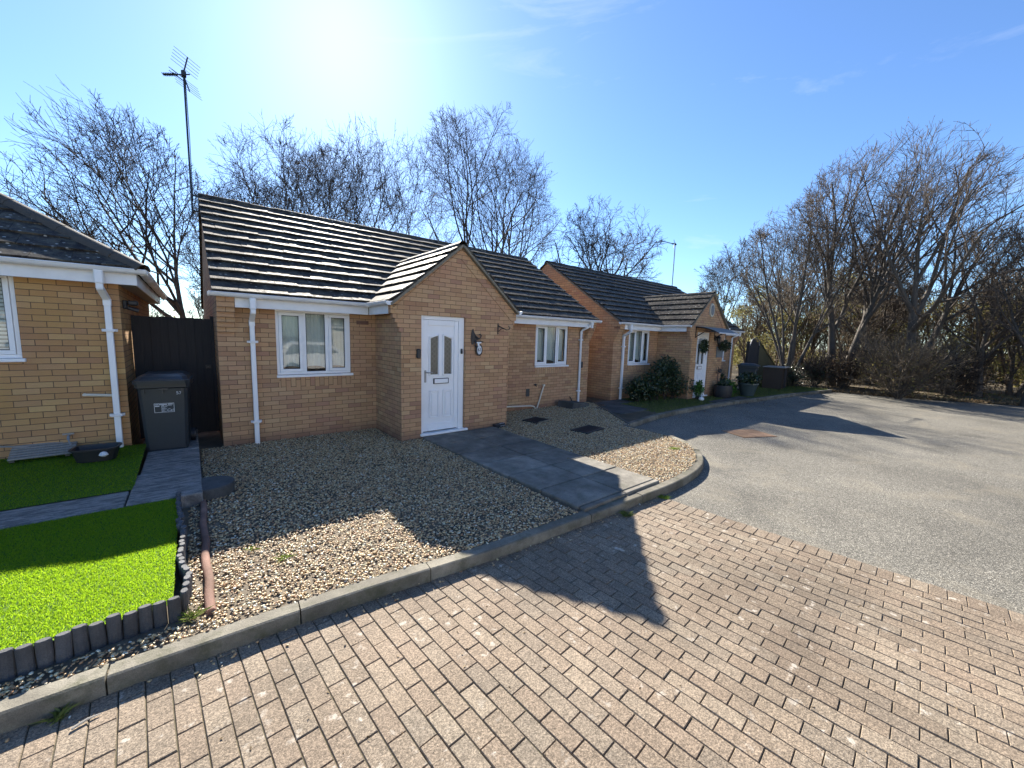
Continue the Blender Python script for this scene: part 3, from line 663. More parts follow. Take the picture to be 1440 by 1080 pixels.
def leaf_cloud(n, shape, size, rnd, hang=0, elong=1.6):
    """n small leaf quads (two triangles folded at the midrib) placed by shape() -> point; returns V,F arrays"""
    P = np.array([shape() for _ in range(n)], np.float64); rs = np.random.RandomState(rnd.randint(0, 1 << 30))
    d = rs.normal(size=(n, 3)); d[:, 2] -= hang; d /= np.linalg.norm(d, axis=1)[:, None]
    e = rs.normal(size=(n, 3)); e -= d * (e * d).sum(1)[:, None]; e /= np.linalg.norm(e, axis=1)[:, None]; nn = np.cross(d, e)
    s_ = size * rs.uniform(.6, 1.4, n)[:, None]
    tip = P + d * s_ * elong; L = P + d * s_ * elong * .45 + e * s_ * .42 + nn * s_ * .12; Rr = P + d * s_ * elong * .45 - e * s_ * .42 + nn * s_ * .12
    V = np.stack([P, L, tip, Rr], 1).reshape(-1, 3); b = np.arange(n) * 4
    F = np.concatenate([np.stack([b, b + 1, b + 2], 1), np.stack([b, b + 2, b + 3], 1)])
    return V, F
def blob(c, r, rnd, shell=.45, flat=0.0):
    def f():
        while True:
            p = [rnd.gauss(0, 1) for _ in range(3)]; l = math.sqrt(sum(q * q for q in p)) + 1e-6
            k = (1 - shell) + shell * rnd.random() ; k = k if rnd.random() < .75 else rnd.random()
            q = [c[i] + r[i] * p[i] / l * k for i in range(3)]
            if q[2] > .01: return q
    return f
def multi_blob(bl, rnd):
    fs = [blob(c, r, rnd) for c, r in bl]; w = [r[0] * r[1] + r[0] * r[2] for c, r in bl]
    return lambda: rnd.choices(fs, w)[0]()
def shrub(name, loc, blobs, n, size, mat, label, cat='shrub', group=None, stems=6, seed=1, wood='twig', hang=.1):
    rnd = random.Random(seed); t = empty(name, loc, 0, label, cat, group)
    V, F = leaf_cloud(n, multi_blob(blobs, rnd), size, rnd, hang); raw_mesh('foliage', V, F, M[mat], t)
    m = MB()
    for i in range(stems):
        c, r = rnd.choice(blobs); e = Vector((c[0] + rnd.uniform(-.6, .6) * r[0], c[1] + rnd.uniform(-.6, .6) * r[1], c[2] + rnd.uniform(0, .5) * r[2])); s0 = Vector((c[0] * .5 + rnd.uniform(-.08, .08), c[1] * .5 + rnd.uniform(-.08, .08), -.02))
        m.tube([s0, s0.lerp(e, .5) + Vector((rnd.uniform(-.05, .05), rnd.uniform(-.05, .05), .05)), e], [.016, .011, .005], 5)
    m.build('stem', M[wood], t); return t
shrub('evergreen_shrub', (11.35, -.95, 0), [((0, 0, .75), (.75, .42, .55)), ((-.75, .05, .5), (.55, .4, .42)), ((.7, -.15, .45), (.55, .4, .4)), ((.15, .05, 1.05), (.4, .35, .35)), ((-1.05, .2, .35), (.4, .3, .3))], 5200, .05, 'camellia', 'large dark evergreen shrub spreading under the far bungalow window', seed=3, stems=14)
shrub('evergreen_shrub', (10.2, -.75, 0), [((0, 0, .35), (.42, .36, .33)), ((-.2, -.05, .5), (.22, .22, .25))], 1500, .045, 'camellia', 'low dark shrub beside the far downpipe, left of the large shrub', seed=5)
shrub('bedding_plant', (12.42, -1.55, 0), [((0, 0, .32), (.15, .15, .24)), ((.03, 0, .5), (.09, .09, .12))], 420, .05, 'greenplant', 'small bright green plant at the left foot of the far door', 'plant', seed=7)
t = tag(empty('white_stone', (12.3, -1.72, .0)), 'round white painted stone beside the plant at the far door', 'stone'); m = MB(); m.lathe([(.02, -.01), (.07, .01), (.085, .05), (.06, .1), (.015, .115)], n=12); autosmooth(m.build('pebble', M['upvc'], t), 60)
# wreath on the far door and hanging basket ball
rnd = random.Random(8)
t = empty('door_wreath', (NX + 3.22, NY + PY - .02, 1.72), 0, 'round dark green wreath hung on the far white door', 'wreath')
V, F = leaf_cloud(800, lambda: (lambda a, r: (r * math.cos(a), rnd.uniform(-.07, .0), r * math.sin(a)))(rnd.uniform(0, 6.283), rnd.triangular(.03, .25, .18)), .04, rnd); raw_mesh('foliage', V, F, M['camellia'], t)
t = empty('hanging_ball', (NX + 4.35, NY + PY - .22, 1.75), 0, 'dark topiary ball hanging on the wall right of the far door', 'hanging plant')
V, F = leaf_cloud(900, blob((0, 0, 0 + 5), (.2, .2, .2), rnd), .035, rnd); V[:, 2] -= 5; raw_mesh('foliage', V, F, M['camellia'], t); m = MB(); m.tube([(0, .21, .36), (0, .1, .4), (0, 0, .36), (0, 0, .15)], .01, 6); m.build('hook', M['black'], t)
t = empty('wall_lantern', (NX + 4.05, NY + PY, 2.0), 0, 'small black lantern on the wall right of the far door', 'lantern'); m = MB(); m.cbox(-.04, .04, -.03, 0, -.08, .1, .005); m.lathe([(.02, -.18), (.05, -.15), (.06, .0), (.09, .02), (.02, .1)], (0, -.12, 0), 6); m.build('lamp', M['black'], t)
t = empty('wall_sign', (NX + 4.5, NY + PY, 1.5), 0, 'plain grey rectangular panel on the wall below the hanging ball', 'wall panel'); m = MB(); m.cbox(-.28, .2, -.03, 0, -.16, .22, .006); m.build('plate', M['poly'], t)

# planters and pots to the right of the far door
def planter(name, loc, prof, mat, label, cat, leaf=None, n=0, lr=(.3, .3, .25), lz=.5, size=.05, seed=1, group=None):
    t = empty(name, loc, 0, label, cat, group); m = MB(); m.lathe(prof, n=20); autosmooth(m.build('pot', M[mat], t), 40)
    if leaf:
        rnd = random.Random(seed); V, F = leaf_cloud(n, blob((0, 0, lz), lr, rnd), size, rnd); raw_mesh('plant', V, F, M[leaf], t)
    return t
planter('barrel_planter', (13.75, -1.75, 0), [(.26, 0), (.3, .2), (.28, .42), (.26, .42), (.25, .36)], 'barrel', 'black half barrel planter right of the far door', 'planter', 'camellia', 300, (.2, .2, .14), .46, .045, 4)
planter('flower_pot', (15.05, -2.05, 0), [(.2, 0), (.3, .38), (.34, .42), (.34, .47), (.3, .47), (.29, .4)], 'pot', 'large blue grey pot of leafy plant nearest the kerb', 'flower pot', 'camellia', 700, (.45, .4, .22), .6, .06, 5)
planter('flower_pot', (14.9, -1.1, 0), [(.15, 0), (.22, .34), (.25, .38), (.25, .42), (.21, .42), (.2, .36)], 'pot', 'smaller blue grey pot standing behind the large one', 'flower pot', 'camellia', 350, (.25, .25, .2), .55, .05, 6)
shrub('fern_plant', (14.15, -1.75, 0), [((0, 0, .25), (.28, .25, .25)), ((.05, 0, .45), (.15, .15, .2))], 420, .07, 'greenplant', 'bright green fern beside the black barrel planter', 'plant', seed=12, hang=.5)
shrub('wall_shrub', (14.75, -.55, 0), [((0, 0, .8), (.5, .35, .75)), ((.5, .1, .5), (.5, .4, .5))], 2600, .055, 'camellia', 'tall dark shrub against the far porch corner', seed=13)
t = empty('garden_stand', (13.85, -1.5, .4), 0, 'black metal plant stake rising from the barrel planter', 'garden stake'); m = MB(); m.tube([(0, 0, 0), (0, 0, .62)], .012, 6); m.tube([(-.12, 0, .42), (0, 0, .36), (.12, 0, .44)], .01, 6); m.lathe([(.01, .4), (.06, .44), (.06, .52), (.01, .56)], (.14, 0, 0), 8); m.build('stake', M['black'], t)

# ------------------------------------------------------------------ left bungalow (hipped roof)
def make_left():
    rnd = random.Random(9); X, Y, Z0 = -1.03, -.09, .1
    h = empty('hipped_bungalow', (0, 0, 0), 0, 'ochre brick bungalow with hipped roof at the left behind the artificial lawn', 'bungalow')
    w = MB(); L = -9.0
    wall_grid(w, L, X, Z0 - .2, 2.5, Y, [(-3.0, -1.915, 1.39, 2.46)]); D = Y + 5.2
    w.add([(X, Y, Z0 - .2), (X, D, Z0 - .2), (X, D, 2.5), (X, Y, 2.5)], [(0, 1, 2, 3)]); w.add([(X, D, Z0 - .2), (L, D, Z0 - .2), (L, D, 2.5), (X, D, 2.5)], [(0, 1, 2, 3)]); w.add([(L, D, Z0 - .2), (L, Y, Z0 - .2), (L, Y, 2.5), (L, D, 2.5)], [(0, 1, 2, 3)])
    w.build('wall', M['brick_left'], h)
    ov = .27; ex, ey, ez = X + ov, Y - ov, 2.58; yb = D + ov; half = (yb - ey) / 2; ry = (ey + yb) / 2; rz = ez + half * .62
    r = MB(); hx = ex - half
    up = Vector((0, half, rz - ez)); sl = up.length; up.normalize(); n = Vector((0, -up.z, up.y))
    tiles(r, (ex, ey, ez), (-1, 0, 0), up, n, 8, sl, rnd=rnd, gauge=.34, clip=lambda a, b: (a / sl * half + .02, 8, b / sl * half + .02, 8))
    u2 = Vector((-half, 0, rz - ez)).normalized(); n2 = Vector((u2.z, 0, -u2.x))
    tiles(r, (ex, ey, ez), (0, 1, 0), u2, n2, 1, sl, rnd=rnd, gauge=.34, clip=lambda a, b: (a / sl * half + .02, 2 * half - a / sl * half - .02, b / sl * half + .02, 2 * half - b / sl * half - .02))
    r.add([(ex, ey, ez - .01), (-9.2, ey, ez - .01), (-9.2, ry, rz - .01), (hx, ry, rz - .01), (ex, yb, ez - .01), (-9.2, yb, ez - .01)], [(0, 3, 2, 1), (0, 4, 3), (3, 4, 5, 2)])
    roof = r.build('roof', M['tile'], h)
    hp = MB(); ridge_tiles(hp, (ex + .02, ey - .02, ez + .03), (hx, ry, rz + .06), rnd=rnd, r=.1, seg=.4, drop=.62); autosmooth(hp.build('hip', M['hip'], roof), 40)
    hp = MB(); ridge_tiles(hp, (hx, ry, rz + .06), (-9.2, ry, rz + .06), rnd=rnd, r=.11); autosmooth(hp.build('ridge', M['tile'], roof), 40)
    for q in ((L, X + .2, Y - .2, Y - .18), (X + .18, X + .2, Y - .179, D + .2)): f = MB(); f.cbox(*q, 2.375, 2.53, .003); f.build('fascia', M['upvc_dirty'], h)
    for q in ((L, X + .179, Y - .179, Y + .01), (X, X + .179, Y + .012, D + .2)): s_ = MB(); s_.box(*q, 2.385, 2.395); s_.build('soffit', M['soffit'], h)
    for q in (((L, Y - .262, 2.575), (X + .3, Y - .262, 2.57)), ((X + .262, Y - .2, 2.568), (X + .262, D + .25, 2.568))): g = MB(); gutter(g, *q); autosmooth(g.build('gutter', M['upvc_dirty'], h), 40)
    downpipe(h, -1.14, Y - .262, 2.53, 2.3, Y - .05, .2, brackets=(1.78, .65), xo=-1.17)
    make_window(h, -3.0, -1.915, 1.42, 2.46, Y + .03, 'blind', splits=(.34, .63))
    m = MB(); m.tube([(-1.43, Y, .94), (-1.43, Y - .05, .94), (-1.41, Y - .055, .94), (-1.16, Y - .055, .915)], .018, 8); m.build('overflow_pipe', M['conduit'], h)
    m = MB(); m.tube([(-1.6, Y, .42), (-1.6, Y - .07, .42), (-1.6, Y - .09, .38)], .014, 8); m.obox((-1.65, Y - .06, .45), (-1.55, Y - .06, .45), .018, .018); m.tube([(-1.6, Y - .09, .38), (-1.58, Y - .1, .3), (-1.63, Y - .07, .22), (-1.75, Y - .05, .21)], .009, 6); m.build('outside_tap', M['greymetal'], h)
    m = MB(); m.tube([(-3.2, Y - .03, .42), (-2.4, Y - .03, .4), (-1.95, Y - .04, .33), (-1.8, Y - .1, .24)], .011, 6); m.build('supply_hose', M['greymetal'], h)
    m = MB(); m.cbox(X, X + .05, .18, .26, 2.08, 2.2, .01); m.cbox(X + .05, X + .16, .17, .27, 2.13, 2.2, .015); m.tube([(X + .05, .22, 2.1), (X + .16, .22, 2.06)], .03, 8); m.build('security_light', M['black'], h)
    return h
make_left()

# gate between the houses
t = empty('timber_gate', (-.53, 1.0, .05), 0, 'dark stained timber gate filling the gap between the two nearest bungalows', 'gate')
for i in range(9):
    x = -.495 + i * .108; m = MB(); m.cbox(x, x + .118, .016 * (i % 2), .015 + .016 * (i % 2), 0, 1.96 - .004 * (i % 3), .003); m.build('board', M['gatewood'], t)
m = MB()
for z in (.25, 1.0, 1.75): m.cbox(-.49, .48, .04, .075, z, z + .09, .004)
m.build('rail', M['gatewood'], t)
m = MB(); m.cbox(.482, .53, -.02, .06, 0, 2.0, .004); m.build('gate_post', M['gatewood'], t)
m = MB(); m.cbox(.38, .46, -.012, .012, 1.1, 1.17, .004); m.tube([(.42, -.012, 1.13), (.42, -.04, 1.13)], .012, 8); m.build('latch', M['black'], t)

# wheelie bin
def wheelie_bin(loc, rz, label, sticker=True):
    t = empty('wheelie_bin', loc, rz, label, 'wheelie bin', 'wheelie bins')
    m = MB(); wb, db, wt, dt, hh = .215, .23, .27, .33, .98
    V = []
    for (z, a, b0, b1) in ((.0, wb, -db, db + .02), (.03, wb + .01, -db - .01, db + .03), (hh - .1, wt - .012, -dt + .03, dt), (hh - .08, wt + .012, -dt, dt + .02), (hh, wt + .015, -dt - .005, dt + .02)):
        c_ = .035
        V += [(-a + c_, b0, z), (a - c_, b0, z), (a, b0 + c_, z), (a, b1 - c_, z), (a - c_, b1, z), (-a + c_, b1, z), (-a, b1 - c_, z), (-a, b0 + c_, z)]
    F = [(i * 8 + j, i * 8 + (j + 1) % 8, i * 8 + 8 + (j + 1) % 8, i * 8 + 8 + j) for i in range(4) for j in range(8)] + [tuple(range(8))[::-1], tuple(range(32, 40))]
    m.add(V, F); m.cbox(-.06, .06, -dt + .02, -dt + .05, .86, .9, .005)
    for x in (-.2, -.01, .19): m.box(x, x + .012, -dt - .002, -dt + .05, hh - .16, hh - .1)
    body = m.build('body', M['bin'], t)
    m = MB(); lw = .295; V = []
    for (z, a, b0, b1) in ((.955, lw, -.39, .3), (1.0, lw + .002, -.395, .31), (1.005, lw - .02, -.37, .3), (1.045, lw - .04, -.3, .3), (1.075, lw - .09, -.2, .28)):
        c_ = .05
        V += [(-a + c_, b0, z), (a - c_, b0, z), (a, b0 + c_, z), (a, b1 - c_, z), (a - c_, b1, z), (-a + c_, b1, z), (-a, b1 - c_, z), (-a, b0 + c_, z)]
    m.add(V, F); m.cbox(-.2, .2, -.365, -.34, 1.0, 1.018, .006); m.tube([(-.25, .36, .99), (.25, .36, .99)], .016, 8)
    for x in (-.24, .24): m.tube([(x, .28, .97), (x, .36, .99)], .014, 6)
    lid = m.build('lid', M['bin'], t)
    for x in (-.25, .25):
        m = MB(); m.tube([(x - .025, .26, .1), (x + .025, .26, .1)], .1, 18); wh = m.build('wheel', M['black'], t)
        m = MB(); m.tube([(x - .028, .26, .1), (x + .028, .26, .1)], .045, 12); m.build('hub', M['greymetal'], wh)
    if sticker:
        sl_ = (-.30 + .24) / .85; fy = lambda z: -.24 + sl_ * (z - .03) - .006
        m = MB()
        def bar(x0, x1, z0, z1): m.add([(x0, fy(z0), z0), (x1, fy(z0), z0), (x1, fy(z1), z1), (x0, fy(z1), z1)], [(0, 1, 2, 3)])
        a, b, c_, d = -.105, .105, .55, .68
        bar(a, b, d - .005, d); bar(a, b, c_, c_ + .005); bar(a, a + .005, c_ + .005, d - .005); bar(b - .005, b, c_ + .005, d - .005)
        for (x0, x1, z0, z1) in ((-.095, -.06, .658, .667), (-.055, .03, .656, .668), (.04, .09, .657, .67), (-.095, -.05, .634, .648), (-.025, -.0, .64, .65), (.01, .08, .643, .648), (-.025, .03, .625, .631), (-.025, .01, .608, .614), (-.025, .025, .594, .6), (-.025, .0, .578, .584), (-.025, .02, .563, .569), (-.03, -.027, .555, .65)): bar(x0, x1, z0, z1)
        m.build('sticker', M['white_print'], t)
        tilt = math.atan(-sl_)
        text_mesh('Call', .05, M['white_print'], 'logo', t, Matrix.Translation((.062, fy(.58) - .002, .58)) @ Matrix.Rotation(R(90) , 4, 'X'), .25)
        text_mesh('57', .06, M['white_print'], 'number', t, Matrix.Translation((.165, fy(.83) - .004, .815)) @ Matrix.Rotation(R(90), 4, 'X'))
    return t
wheelie_bin((-.63, -.1, .125), R(-4), 'charcoal wheelie bin numbered 57 in front of the dark timber gate')
wheelie_bin((16.9, -1.35, 0), R(15), 'dark wheelie bin in front of the far side gate', False)

# ------------------------------------------------------------------ ground, kerbs, beds
def smooth_path(pts, n=8):
    P = [Vector((*p, 0)) if len(p) == 2 else Vector(p) for p in pts]; P = [2 * P[0] - P[1]] + P + [2 * P[-1] - P[-2]]; out = []
    for i in range(1, len(P) - 2):
        for j in range(n):
            t_ = j / n; a, b, c_, d = P[i - 1:i + 3]
            out.append(.5 * ((2 * b) + (c_ - a) * t_ + (2 * a - 5 * b + 4 * c_ - d) * t_ ** 2 + (3 * b - a - 3 * c_ + d) * t_ ** 3))
    return out + [P[-2]]
KERB = [(-9, -4.62), (-4, -4.68), (-1.2, -4.75), (.4, -4.83), (1.7, -4.96), (3.4, -5.03), (4.6, -5.05), (5.5, -4.93), (6.25, -4.6), (6.78, -4.1), (7.02, -3.5), (7.02, -2.95), (6.95, -2.6)]
KP = smooth_path(KERB, 10)
KERB2 = [(6.95, -2.62), (7.6, -2.5), (9.1, -2.3), (12, -2.3), (14.8, -2.55), (17.5, -2.8), (20.8, -3.25), (21.4, -3.3)]
KP2 = smooth_path(KERB2, 8)
def flat(name, poly, z, mat, kind='structure', skirt=.0):
    m = MB(); m.add([(x, y, z) for x, y in poly], [tuple(range(len(poly)))]); o = m.build(name, mat); o['kind'] = kind; return o
g = flat('ground', [(-150, -150), (250, -150), (250, 250), (-150, 250)], -.2, M['dirt'])
flat('tarmac_road', [(3.0, -40), (34, -40), (34, -12), (26, -8.8), (23.2, -7.2), (21.6, -4.6), (21.0, -2.2), (3.0, -2.2)], -.108, M['tarmac'])
flat('street', [(-40, -40), (3.0, -40), (3.0, -9.6), (-40, -9.6)], -.109, M['tarmac'])
def make_kerb(path, width, seglen, name, inner_sign, top=0.0, mat='kerb'):
    """profile swept along the path; path is the outer top edge, the kerb lies on the inner_sign side (left of travel = +1)"""
    m = MB(); pts = [Vector((p.x, p.y, 0)) for p in path]; acc = [0]
    for a, b in zip(pts, pts[1:]): acc.append(acc[-1] + (b - a).length)
    def at(s_):
        s_ = max(0, min(acc[-1], s_)); i = max(k for k in range(len(acc)) if acc[k] <= s_ + 1e-9); i = min(i, len(pts) - 2)
        d = (pts[i + 1] - pts[i]); L = d.length; return pts[i] + d * ((s_ - acc[i]) / L), d.normalized()
    prof = [(0.004, -.2), (0.0, -.1), (0.0, -.022), (.006, -.007), (.018, 0), (width - .01, 0), (width, -.01), (width, -.2)]
    rnd = random.Random(2); s_ = 0
    while s_ < acc[-1] - .05:
        e = min(s_ + seglen, acc[-1]); k = max(2, int((e - s_) / .12)); rings = []; dz = rnd.gauss(0, .003); dx = rnd.gauss(0, .003)
        for i in range(k + 1):
            p, d = at(s_ + .004 + (e - s_ - .008) * i / k); nrm = Vector((-d.y, d.x, 0)) * inner_sign
            rings.append([p + nrm * (u + dx) + Vector((0, 0, v + top + dz)) for u, v in prof])
        n = len(prof); V = [q for r_ in rings for q in r_]
        F = [(i * n + j, (i + 1) * n + j, (i + 1) * n + j + 1, i * n + j + 1) for i in range(k) for j in range(n - 1)]
        if inner_sign < 0: F = [f[::-1] for f in F]
        F += [tuple(range(n)), tuple(k * n + j for j in range(n))[::-1]]
        m.add(V, F); s_ = e
    o = m.build(name, M[mat]); o['kind'] = 'structure'; return autosmooth(o, 30)
make_kerb(KP, .125, .915, 'kerb', 1)
make_kerb(KP2, .125, .915, 'kerb', 1, -.0)
flat('gravel_bed', [(-9, -4.55), (-4, -4.6), (-1.2, -4.68)] + [(p.x - .0, p.y + .06) for p in KP if -1.2 < p.x and p.y < -4.4] + [(6.9, -3.8), (6.97, -2.65), (8.75, -.2), (8.75, .2), (0, .2), (0, 1.2), (-1.0, 1.2), (-1.0, .5), (-9, .5)], -.016, M['fines'])
flat('neighbour_plot', [(6.97, -2.57), (9.1, -2.2), (12, -2.2), (14.8, -2.45), (17.5, -2.7), (20.8, -3.2), (21.2, -3.2), (21.2, 8), (8.7, 8), (8.7, -.19)], -.012, M['dirt'])
# block paving
def block_paving():
    rs = np.random.RandomState(3); ang = math.atan2(.2, 2.6); d = np.array([math.sin(ang), -math.cos(ang)]); a = np.array([-d[1] * -1, d[0] * -1]) * 1.0
    a = np.array([-math.cos(ang), -math.sin(ang)]); O = np.array([4.17, -5.0])
    def ky(x):
        best = -4.6
        for p, q in zip(KP, KP[1:]):
            if p.x <= x <= q.x and p.y < -4.5: best = p.y + (q.y - p.y) * (x - p.x) / max(1e-6, q.x - p.x)
        return best
    V = []; F = []
    def brick(a0, a1, b0, b1):
        g_ = .0013 + rs.uniform(0, .0013); ch = .0032
        z = -.1 + rs.normal(0, .0016); tx, ty = rs.normal(0, .004, 2); r_ = rs.normal(0, .004)
        a0, a1, b0, b1 = a0 + g_, a1 - g_, b0 + g_, b1 - g_; ca, cb = (a0 + a1) / 2, (b0 + b1) / 2
        c_ = O + a * ca + d * cb
        if c_[1] > ky(c_[0]) + .1 or c_[0] < -6: return
        base = len(V)
        for (ins, dz) in ((ch, 0), (0, -.006), (0, -.03)):
            for (u, v) in ((a0 + ins, b0 + ins), (a1 - ins, b0 + ins), (a1 - ins, b1 - ins), (a0 + ins, b1 - ins)):
                du, dv = u - ca, v - cb; u2, v2 = ca + du - r_ * dv, cb + dv + r_ * du
                p = O + a * u2 + d * v2; V.append((p[0], p[1], z + dz + tx * du * 2 + ty * dv * 2))
        F.append((base, base + 3, base + 2, base + 1)) ; 
        for k in (0, 4):
            for j in range(4): F.append((base + k + j, base + k + (j + 1) % 4, base + k + 4 + (j + 1) % 4, base + k + 4 + j))
    for i in range(48): brick(0, .2, -.1 + i * .104, -.1 + (i + 1) * .104)
    for r_ in range(88):
        off = (.1025 if r_ % 2 else 0) + rs.normal(0, .004)
        for i in range(26): brick(.203 + r_ * .1035, .203 + (r_ + 1) * .1035, -.72 + off + i * .2055, -.72 + off + (i + 1) * .2055)
    V = np.array(V); P = V
    # flip faces whose normal points down
    F2 = []
    for f in F: F2.append(f)
    o = raw_mesh('block_paving', V, np.array(F2, np.int32), M['paver']); o['kind'] = 'structure'
    import bmesh
    bm = bmesh.new(); bm.from_mesh(o.data); bmesh.ops.recalc_face_normals(bm, faces=bm.faces)
    for isl_face in bm.faces:
        pass
    bm.to_mesh(o.data); bm.free()
    return o
block_paving()
flat('paving_bed', [(-6.0, -4.5), (4.16, -4.7), (4.16, -5.0), (4.52, -9.7), (-6.0, -9.7)], -.1085, M['joint'])
# front path of slabs
def slabs(name, rects, z, mat, th=.05, seed=1, rough=0):
    m = MB(); rnd = random.Random(seed)
    for (x0, x1, y0, y1) in rects:
        dz = rnd.gauss(0, .003); m.cbox(x0 + .007, x1 - .007, y0 + .007, y1 - .007, z - th + dz, z + dz, .009)
    o = m.build(name, M[mat]); o['kind'] = 'structure'; return o
rects = []; y = -1.245; i = 0
while y > -4.9:
    y2 = max(y - .6, -4.93); s_ = .02 * (-1.25 - y) / 3.7; mid = 3.62 + s_
    rects += [(2.79 + s_ * 4, mid, y2, y), (mid, 4.38, y2, y)]; y = y2
slabs('footpath', rects, .026, 'slab')
slabs('side_path', [(-.87, -.3, -1.4, -.42), (-.87, -.3, -.42, 1.0)] + [(-.9 - .9 * k - .9, -.9 - .9 * k, -2.42 + .02 * k, -1.93) for k in range(8)] + [(-.9, -.3, -2.42, -1.4)], .125, 'slab_left', .15, 3)
slabs('neighbour_path', [(8.75 + .0, 10.1, -.72, -.22), (12.3, 14.6, -2.2, -1.95), (8.0, 9.3, -1.75, -.75)], .006, 'dark_slab', .05, 4)
m = MB(); m.obox((8.7, -.35, .0), (7.1, -2.6, .0), .03, .05); tag(m.build('timber_edging', M['oldwood']), 'thin timber board edging the right side of the gravel', 'edging')
# artificial lawns
def turf(name, x0, x1, y0, y1, zf, n, label):
    rs = np.random.RandomState(abs(hash(label)) % 1000 if False else len(label)); t = empty(name, (0, 0, 0), 0, label, 'artificial lawn', 'artificial turf lawns')
    m = MB(); k = 8
    for i in range(k):
        a, b = y0 + (y1 - y0) * i / k, y0 + (y1 - y0) * (i + 1) / k; m.add([(x0, a, zf(a) - .012), (x1, a, zf(a) - .012), (x1, b, zf(b) - .012), (x0, b, zf(b) - .012)], [(0, 1, 2, 3)])
    m.build('backing', M['turf_base'], t)
    P = np.stack([rs.uniform(x0, x1, n), rs.uniform(y0, y1, n)], 1); z = np.array([zf(q) for q in P[:, 1]]) - .012
    a = rs.uniform(0, 6.283, n); w = rs.uniform(.0014, .0026, n); hgt = rs.uniform(.009, .018, n); ln = rs.normal(0, .007, (n, 2))
    ex, ey = np.cos(a) * w, np.sin(a) * w
    V = np.stack([np.stack([P[:, 0] - ex, P[:, 1] - ey, z], 1), np.stack([P[:, 0] + ex, P[:, 1] + ey, z], 1), np.stack([P[:, 0] + ex * .6 + ln[:, 0] * .5, P[:, 1] + ey * .6 + ln[:, 1] * .5, z + hgt * .65], 1), np.stack([P[:, 0] + ln[:, 0], P[:, 1] + ln[:, 1], z + hgt], 1)], 1).reshape(-1, 3)
    b = np.arange(n) * 4; raw_mesh('grass', V, np.stack([b, b + 1, b + 2, b + 3], 1), M['turf'], t)['kind'] = 'stuff'
zl = lambda y: .105 + .011 * (y + 4.4) if y < -2 else .1314 + .042 * (y + 2)
turf('artificial_lawn', -3.4, -.5, -4.4, -2.43, zl, 190000, 'bright green artificial lawn half in sun inside the log edging')
turf('artificial_lawn', -3.4, -.88, -1.92, -.1, zl, 70000, 'shaded artificial turf strip below the ochre brick wall')
# log roll edging
def log_roll(pts, label):
    rnd = random.Random(6); P = [Vector((*p, 0)) for p in pts]; t = empty('log_roll_edging', (pts[0][0], pts[0][1], 0), 0, label, 'lawn edging', 'log roll lawn edgings'); o0 = P[0]
    m = MB(); acc = 0
    for a, b in zip(P, P[1:]):
        L = (b - a).length; d = (b - a).normalized(); n = Vector((-d.y, d.x, 0)); k = max(1, round(L / .068))
        for i in range(k):
            c_ = a + d * (L * (i + .5) / k) - o0 + n * rnd.gauss(0, .003); w = L / k * .485; h = .142 + rnd.gauss(0, .004); ti = n * rnd.gauss(0, .008) + d * rnd.gauss(0, .003)
            ring = []
            for j in range(10):
                th = 2 * math.pi * j / 10; ring.append((math.cos(th), math.sin(th) * .62))
            V = []
            for (z, s_) in ((-.06, 1), (h - .006, 1), (h, .86)):
                for (u, v) in ring: V.append(c_ + d * (u * w * s_) + n * (v * w * s_) + ti * (z / .17) + Vector((0, 0, z)))
            m.add(V, [(r_ * 10 + j, r_ * 10 + (j + 1) % 10, r_ * 10 + 10 + (j + 1) % 10, r_ * 10 + 10 + j) for r_ in range(2) for j in range(10)] + [tuple(20 + j for j in range(10))])
        acc += k
    o = m.build('log', M['edging'], t); w_ = MB(); return t
log_roll([(-3.6, -4.42), (-2.2, -4.44), (-1.2, -4.45), (-.46, -4.42)], 'row of grey edging logs along the front of the artificial lawn facing the kerb')
log_roll([(-.45, -4.38), (-.425, -4.1), (-.47, -3.85), (-.455, -3.4), (-.49, -2.9), (-.51, -2.45), (-.5, -2.3)], 'wavy row of grey edging logs between the artificial lawn and the gravel')
m = MB(); rnd = random.Random(1); k = 10
V = [];
for i in range(k + 1):
    y = -2.3 - 2.19 * i / k; x = -.315 + rnd.gauss(0, .004)
    for j in range(7):
        th = math.pi * j / 6; V.append((x + .03 * math.cos(th) + .006 * math.sin(y * 9), y, -.02 + .05 * max(0, math.sin(th)) ** .35))
F = [(i * 7 + j, i * 7 + j + 1, i * 7 + 8 + j, i * 7 + 7 + j) for i in range(k) for j in range(6)] + [tuple(range(7)), tuple(k * 7 + j for j in range(7))[::-1]]
m.add(V, F); tag(autosmooth(m.build('terracotta_edging', M['redbar']), 50), 'long red brown edging bar lying in the gravel beside the grey logs', 'edging')
m = MB(); m.lathe([(.235, -.1), (.24, .0), (.235, .02), (.05, .024)], (-.25, -2.12, .1), 32); tag(m.build('round_slab', M['dark_slab']), 'round dark paving disc where the side path meets the gravel', 'paving disc')
